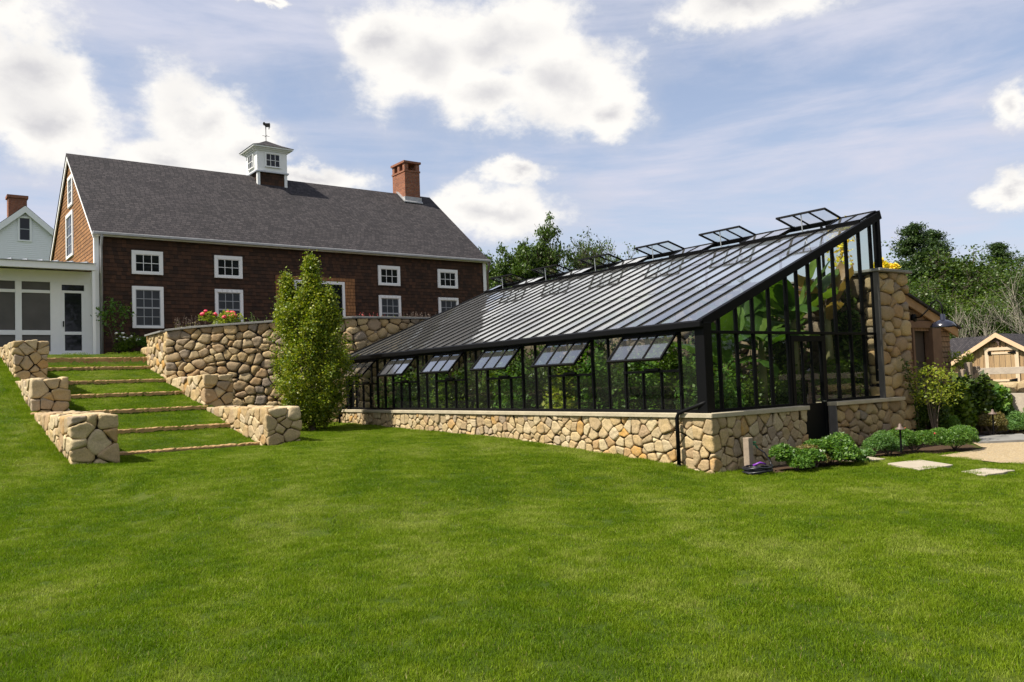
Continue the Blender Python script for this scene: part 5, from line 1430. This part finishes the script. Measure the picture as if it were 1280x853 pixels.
# density falls with distance
for (d0, d1, cell) in ((3.0, 9, .185), (9, 15, .21), (15, 22, .25), (22, 31, .29)):
    # jittered grid over the piece of lawn between these two distances
    gx_, gy_ = np.meshgrid(np.arange(-24, 34, cell), np.arange(-14, 34, cell)); gx_ = gx_.ravel()+R.uniform(-.5, .5, gx_.size)*cell; gy_ = gy_.ravel()+R.uniform(-.5, .5, gy_.size)*cell
    dd = .6013*gx_+.7975*gy_; ll = .799*gx_-.6002*gy_; keep = (dd >= d0) & (dd < d1) & (np.abs(ll) < .70*dd+1.2)
    cand.append(np.stack([gx_[keep], gy_[keep]], -1))
nmain = sum(len(c) for c in cand)
def fringe(a, b, n, w_=.05):
    t = R.random((n, 1)); cand.append(np.array(a)+(np.array(b)-np.array(a))*t+R.normal(0, w_, (n, 2)))
fringe((10.33, 8.6), (10.33, 22), 190, .03); fringe((10.4, 8.56), (11.2, 8.56), 14, .03); fringe((XL0-.06, 15.9), (XL0-.06, 27), 120, .03); fringe((XL0, 15.74), (XL1, 15.74), 14, .02)
fringe((XR0, 17.14), (XR1, 17.14), 12, .02); fringe((XR1+.08, 17.2), (XR1+.08, 21), 40, .03); fringe((XR0-.07, 17.9), (XR0-.07, 25.2), 80, .03); fringe((XL1+.07, 16), (XL1+.07, 27), 120, .03)
for sy_ in STEP_Y[1:]: fringe((XL1, sy_-.08), (XR0, sy_-.08), 20, .02); fringe((XL1, sy_+.21), (XR0, sy_+.21), 24, .02)
for P in FLAGS[:3]:
    for q in range(4): fringe(P[q], P[(q+1) % 4], 5, .02)
ntot = sum(len(c) for c in cand); fr_ = np.arange(ntot) >= nmain
cand = np.vstack(cand); x, y = cand[:, 0], cand[:, 1]
ok = np.ones(len(x), bool)
def excl(x0, x1, y0, y1): ok[(x > x0) & (x < x1) & (y > y0) & (y < y1)] = False
excl(10.42, 17, 8.62, 22.3); excl(XL0+.02, XL1-.02, 15.8, 28); excl(XR0, XR1, 17.2, 25.6); excl(6.35, 7.0, 25, 28.5); excl(5.5, 30, 29.0, 40); excl(-8, 30, 29.9, 50)
for P in BED+FLAGS+[GRAVEL]: ok[inpoly(x, y, P)] = False
yw = np.interp(x, wp[:, 0], wp[:, 1]); ok[(x > 6.9) & (y > yw-.05)] = False; ok[x > 17] &= (y[x > 17] < 6.9)
for sy_ in STEP_Y: ok[(x > XL1-.1) & (x < XR0+.1) & (y > sy_-.03) & (y < sy_+.17)] = False
ok[((x-8.72)**2+(y-20.3)**2) < .30**2] = False
x, y = x[ok], y[ok]; fr_ = fr_[ok]; z = G(x, y)
e = .15; gx = (G(x+e, y)-G(x-e, y))/(2*e); gy = (G(x, y+e)-G(x, y-e))/(2*e); gx = np.clip(gx, -.35, .35); gy = np.clip(gy, -.35, .35)
me = bpy.data.meshes.new('grass'); me.vertices.add(len(x)); me.vertices.foreach_set('co', np.stack([x, y, z], -1).astype(np.float32).ravel())
rot = np.stack([np.arctan(gy), -np.arctan(gx), 0*x], -1).astype(np.float32)
at = me.attributes.new('rot', 'FLOAT_VECTOR', 'POINT'); at.data.foreach_set('vector', rot.ravel())
at = me.attributes.new('spin', 'FLOAT', 'POINT'); at.data.foreach_set('value', R.uniform(0, 6.28, len(x)).astype(np.float32))
dist = cam_depth(x, y)
sc_ = (R.uniform(.85, 1.2, len(x))*np.interp(dist, [4, 12, 30], [1, 1.25, 1.7])).astype(np.float32)
at = me.attributes.new('sc', 'FLOAT', 'POINT'); at.data.foreach_set('value', sc_)
inst = (x > XL1-.05) & (x < XR0+.05) & (y > 17)
scz = (R.uniform(.8, 1.2, len(x))*np.where(fr_, R.uniform(1.0, 2.0, len(x))*np.where(inst, .6, 1), 1)).astype(np.float32); at = me.attributes.new('scz', 'FLOAT', 'POINT'); at.data.foreach_set('value', scz)
go = link_mesh('grass', me); props(go, 'short mown green grass covering the lawn, bank and stair treads', 'grass', kind='stuff')
ng = bpy.data.node_groups.new('grass_scatter', 'GeometryNodeTree'); ng.interface.new_socket('Geometry', in_out='INPUT', socket_type='NodeSocketGeometry'); ng.interface.new_socket('Geometry', in_out='OUTPUT', socket_type='NodeSocketGeometry')
nd = ng.nodes; gi_ = nd.new('NodeGroupInput'); go_ = nd.new('NodeGroupOutput'); iop = nd.new('GeometryNodeInstanceOnPoints'); ci = nd.new('GeometryNodeCollectionInfo')
ci.inputs[0].default_value = tc; ci.inputs['Separate Children'].default_value = True; ci.inputs['Reset Children'].default_value = True
iop.inputs['Pick Instance'].default_value = True
def attr(nm, ty):
    a = nd.new('GeometryNodeInputNamedAttribute'); a.data_type = ty; a.inputs[0].default_value = nm; return a.outputs[0]
L_ = ng.links.new
L_(gi_.outputs[0], iop.inputs['Points']); L_(ci.outputs[0], iop.inputs['Instance'])
e2r = nd.new('FunctionNodeEulerToRotation'); L_(attr('rot', 'FLOAT_VECTOR'), e2r.inputs[0])
cx = nd.new('ShaderNodeCombineXYZ'); L_(attr('spin', 'FLOAT'), cx.inputs[2]); e2r2 = nd.new('FunctionNodeEulerToRotation'); L_(cx.outputs[0], e2r2.inputs[0])
rr = nd.new('FunctionNodeRotateRotation'); rr.rotation_space = 'LOCAL'; L_(e2r.outputs[0], rr.inputs[0]); L_(e2r2.outputs[0], rr.inputs[1]); L_(rr.outputs[0], iop.inputs['Rotation'])
ri = nd.new('FunctionNodeRandomValue'); ri.data_type = 'INT'; ri.inputs[4].default_value = 0; ri.inputs[5].default_value = 3
L_(ri.outputs[2], iop.inputs['Instance Index'])
cs = nd.new('ShaderNodeCombineXYZ'); s_ = attr('sc', 'FLOAT'); L_(s_, cs.inputs[0]); L_(s_, cs.inputs[1]); L_(attr('scz', 'FLOAT'), cs.inputs[2]); L_(cs.outputs[0], iop.inputs['Scale'])
L_(iop.outputs[0], go_.inputs[0])
md = go.modifiers.new('scatter', 'NODES'); md.node_group = ng
print('grass tufts', len(x))

# ---------------------------------------------------------------- sun, sky, camera
SUN_EL = 54.0
sd = Vector((-1, .20, 0)).normalized()*cos(rad(SUN_EL)); to_sun = Vector((sd.x, sd.y, sin(rad(SUN_EL))))
sl_ = bpy.data.lights.new('sun', 'SUN'); sl_.energy = 4.9; sl_.angle = rad(.53); sl_.color = (1, .94, .83)
so = bpy.data.objects.new('sun', sl_); COL.objects.link(so); so.rotation_euler = to_sun.to_track_quat('Z', 'Y').to_euler(); so.location = (-20, 5, 30)
w = bpy.data.worlds.new('World'); SC.world = w; w.use_nodes = True; w.node_tree.nodes.clear(); h = N(w.node_tree)
sky = h.add('ShaderNodeTexSky', sky_type='NISHITA', sun_disc=False, sun_elevation=rad(SUN_EL), sun_rotation=math.atan2(to_sun.x, to_sun.y))
sky.air_density = 1.0; sky.dust_density = 1.6; sky.ozone_density = 2.0
dirv = h.add('ShaderNodeTexCoord').outputs['Generated']
sp = h.add('ShaderNodeSeparateXYZ', x0=dirv)
az = h.math('ARCTAN2', sp.outputs[0], sp.outputs[1]); el = h.math('ARCSINE', sp.outputs[2])
mp = h.add('ShaderNodeMapping', x0=dirv); mp.inputs['Scale'].default_value = (1, 1, 1.5)
nz1 = h.add('ShaderNodeTexNoise', x0=mp.outputs[0], i_Scale=9.0, i_Detail=9.0, i_Roughness=.62)
nc = h.add('ShaderNodeSeparateColor', x0=nz1.outputs['Color'])
azd = h.math('ADD', az, h.math('MULTIPLY', h.math('SUBTRACT', nc.outputs[0], .5), .12)); eld = h.math('ADD', el, h.math('MULTIPLY', h.math('SUBTRACT', nc.outputs[1], .5), .08))
BL = [(.56, .378, .100, .060), (.650, .395, .085, .050), (.717, .350, .075, .050), (.637, .335, .100, .036), (.770, .312, .045, .030), (.503, .400, .055, .035),
      (.115, .340, .062, .062), (.138, .285, .055, .045), (.090, .400, .04, .035), (.288, .300, .058, .052), (.245, .262, .060, .026), (.335, .268, .055, .034), (.403, .240, .066, .016),
      (.654, .247, .044, .014), (.623, .205, .085, .030), (.935, .412, .095, .028), (1.215, .262, .028, .024), (1.20, .180, .026, .014), (.353, .436, .03, .006),
      (.05, .36, .08, .08), (1.75, .38, .25, .10), (2.4, .5, .3, .16), (-.5, .42, .25, .14), (-1.3, .6, .3, .18), (3.0, .35, .25, .12), (-2.3, .4, .3, .14)]
def field(az_, el_):
    acc = None
    for a, e, ra, re in BL:
        dx = h.math('DIVIDE', h.math('SUBTRACT', az_, a), ra*1.15); dy = h.math('DIVIDE', h.math('SUBTRACT', el_, e), re*1.15)
        d = h.math('SQRT', h.math('ADD', h.math('MULTIPLY', dx, dx), h.math('MULTIPLY', dy, dy)))
        f = h.math('SUBTRACT', 1.0, d)
        acc = f if acc is None else h.math('SMOOTH_MAX', acc, f, .25)
    return acc
F1 = field(azd, eld)
nzm = h.noise(mp.outputs[0], 14, 10, .62)
mps = h.add('ShaderNodeVectorMath', operation='ADD', x0=mp.outputs[0]); mps.inputs[1].default_value = (-.030, .0, .034)
nzs = h.noise(mps.outputs[0], 11, 2, .45); nzl = h.noise(mp.outputs[0], 11, 2, .45)
raw = h.math('ADD', F1, h.math('MULTIPLY', h.math('SUBTRACT', nzm, .5), 1.7))
dens = h.smooth(raw, -.20, .46)
relief = h.math('ADD', h.math('MULTIPLY', h.math('SUBTRACT', nzs, nzl), 1.3), h.math('MULTIPLY', h.math('SUBTRACT', .5, nzm), .45))
core = h.math('MULTIPLY', h.smooth(h.math('ADD', h.math('MULTIPLY', F1, .7), h.math('MULTIPLY', raw, .3)), .42, 1.12), .95)
tone = h.math('MULTIPLY', h.math('ADD', core, relief, clamp=True), .68)
ccol = h.mix(tone, (.95, .925, .885), (.49, .49, .54))
# thin high cloud
mp2 = h.add('ShaderNodeMapping', x0=dirv); mp2.inputs['Scale'].default_value = (1.2, 1.2, 7.0); mp2.inputs['Rotation'].default_value = (.12, .18, 0)
cir = h.smooth(h.noise(mp2.outputs[0], 2.2, 7, .6, .4), .36, .72)
hz = h.math('SUBTRACT', 1.0, h.smooth(el, .02, .42))
cirf = h.math('ADD', h.math('MULTIPLY', cir, .72), h.math('MULTIPLY_ADD', hz, .25, .28), clamp=True)
skys = h.add('ShaderNodeVectorMath', operation='SCALE', x0=sky.outputs[0]); skys.inputs['Scale'].default_value = .15
c1 = h.mix(cirf, skys.outputs[0], (.62, .64, .76))
veil = h.math('MULTIPLY', h.smooth(raw, -.85, .25), .42)
c2 = h.mix(dens, h.mix(veil, c1, (.60, .62, .70)), ccol)
bgn = h.add('ShaderNodeBackground', i_Color=c2, i_Strength=.66)
wo = h.n.new('ShaderNodeOutputWorld'); h.l.new(bgn.outputs[0], wo.inputs[0])
w.cycles.sampling_method = 'MANUAL'; w.cycles.sample_map_resolution = 1024

cam = bpy.data.cameras.new('camera'); co = bpy.data.objects.new('camera', cam); COL.objects.link(co)
Rm = [[0.7990028617923852, -0.000291606883865834, -0.6013271504040075], [-0.6002092796534072, -0.061335819428498965, -0.7974877665976906], [-0.03665034059209537, 0.998117143535998, -0.04918252041145874]]
mw = Matrix(Rm).to_4x4(); mw.translation = (0, 0, 1.6); co.matrix_world = mw
cam.sensor_width = 36; cam.lens = 1031.0578790737/1280*36; cam.clip_end = 6000; cam.clip_start = .05
SC.camera = co
SC.render.resolution_x = 1024; SC.render.resolution_y = 682
SC.render.engine = 'CYCLES'
SC.cycles.max_bounces = 8; SC.cycles.transparent_max_bounces = 12
SC.view_settings.view_transform = 'Standard'; SC.view_settings.look = 'None'; SC.view_settings.exposure = 0.72; SC.view_settings.gamma = 1
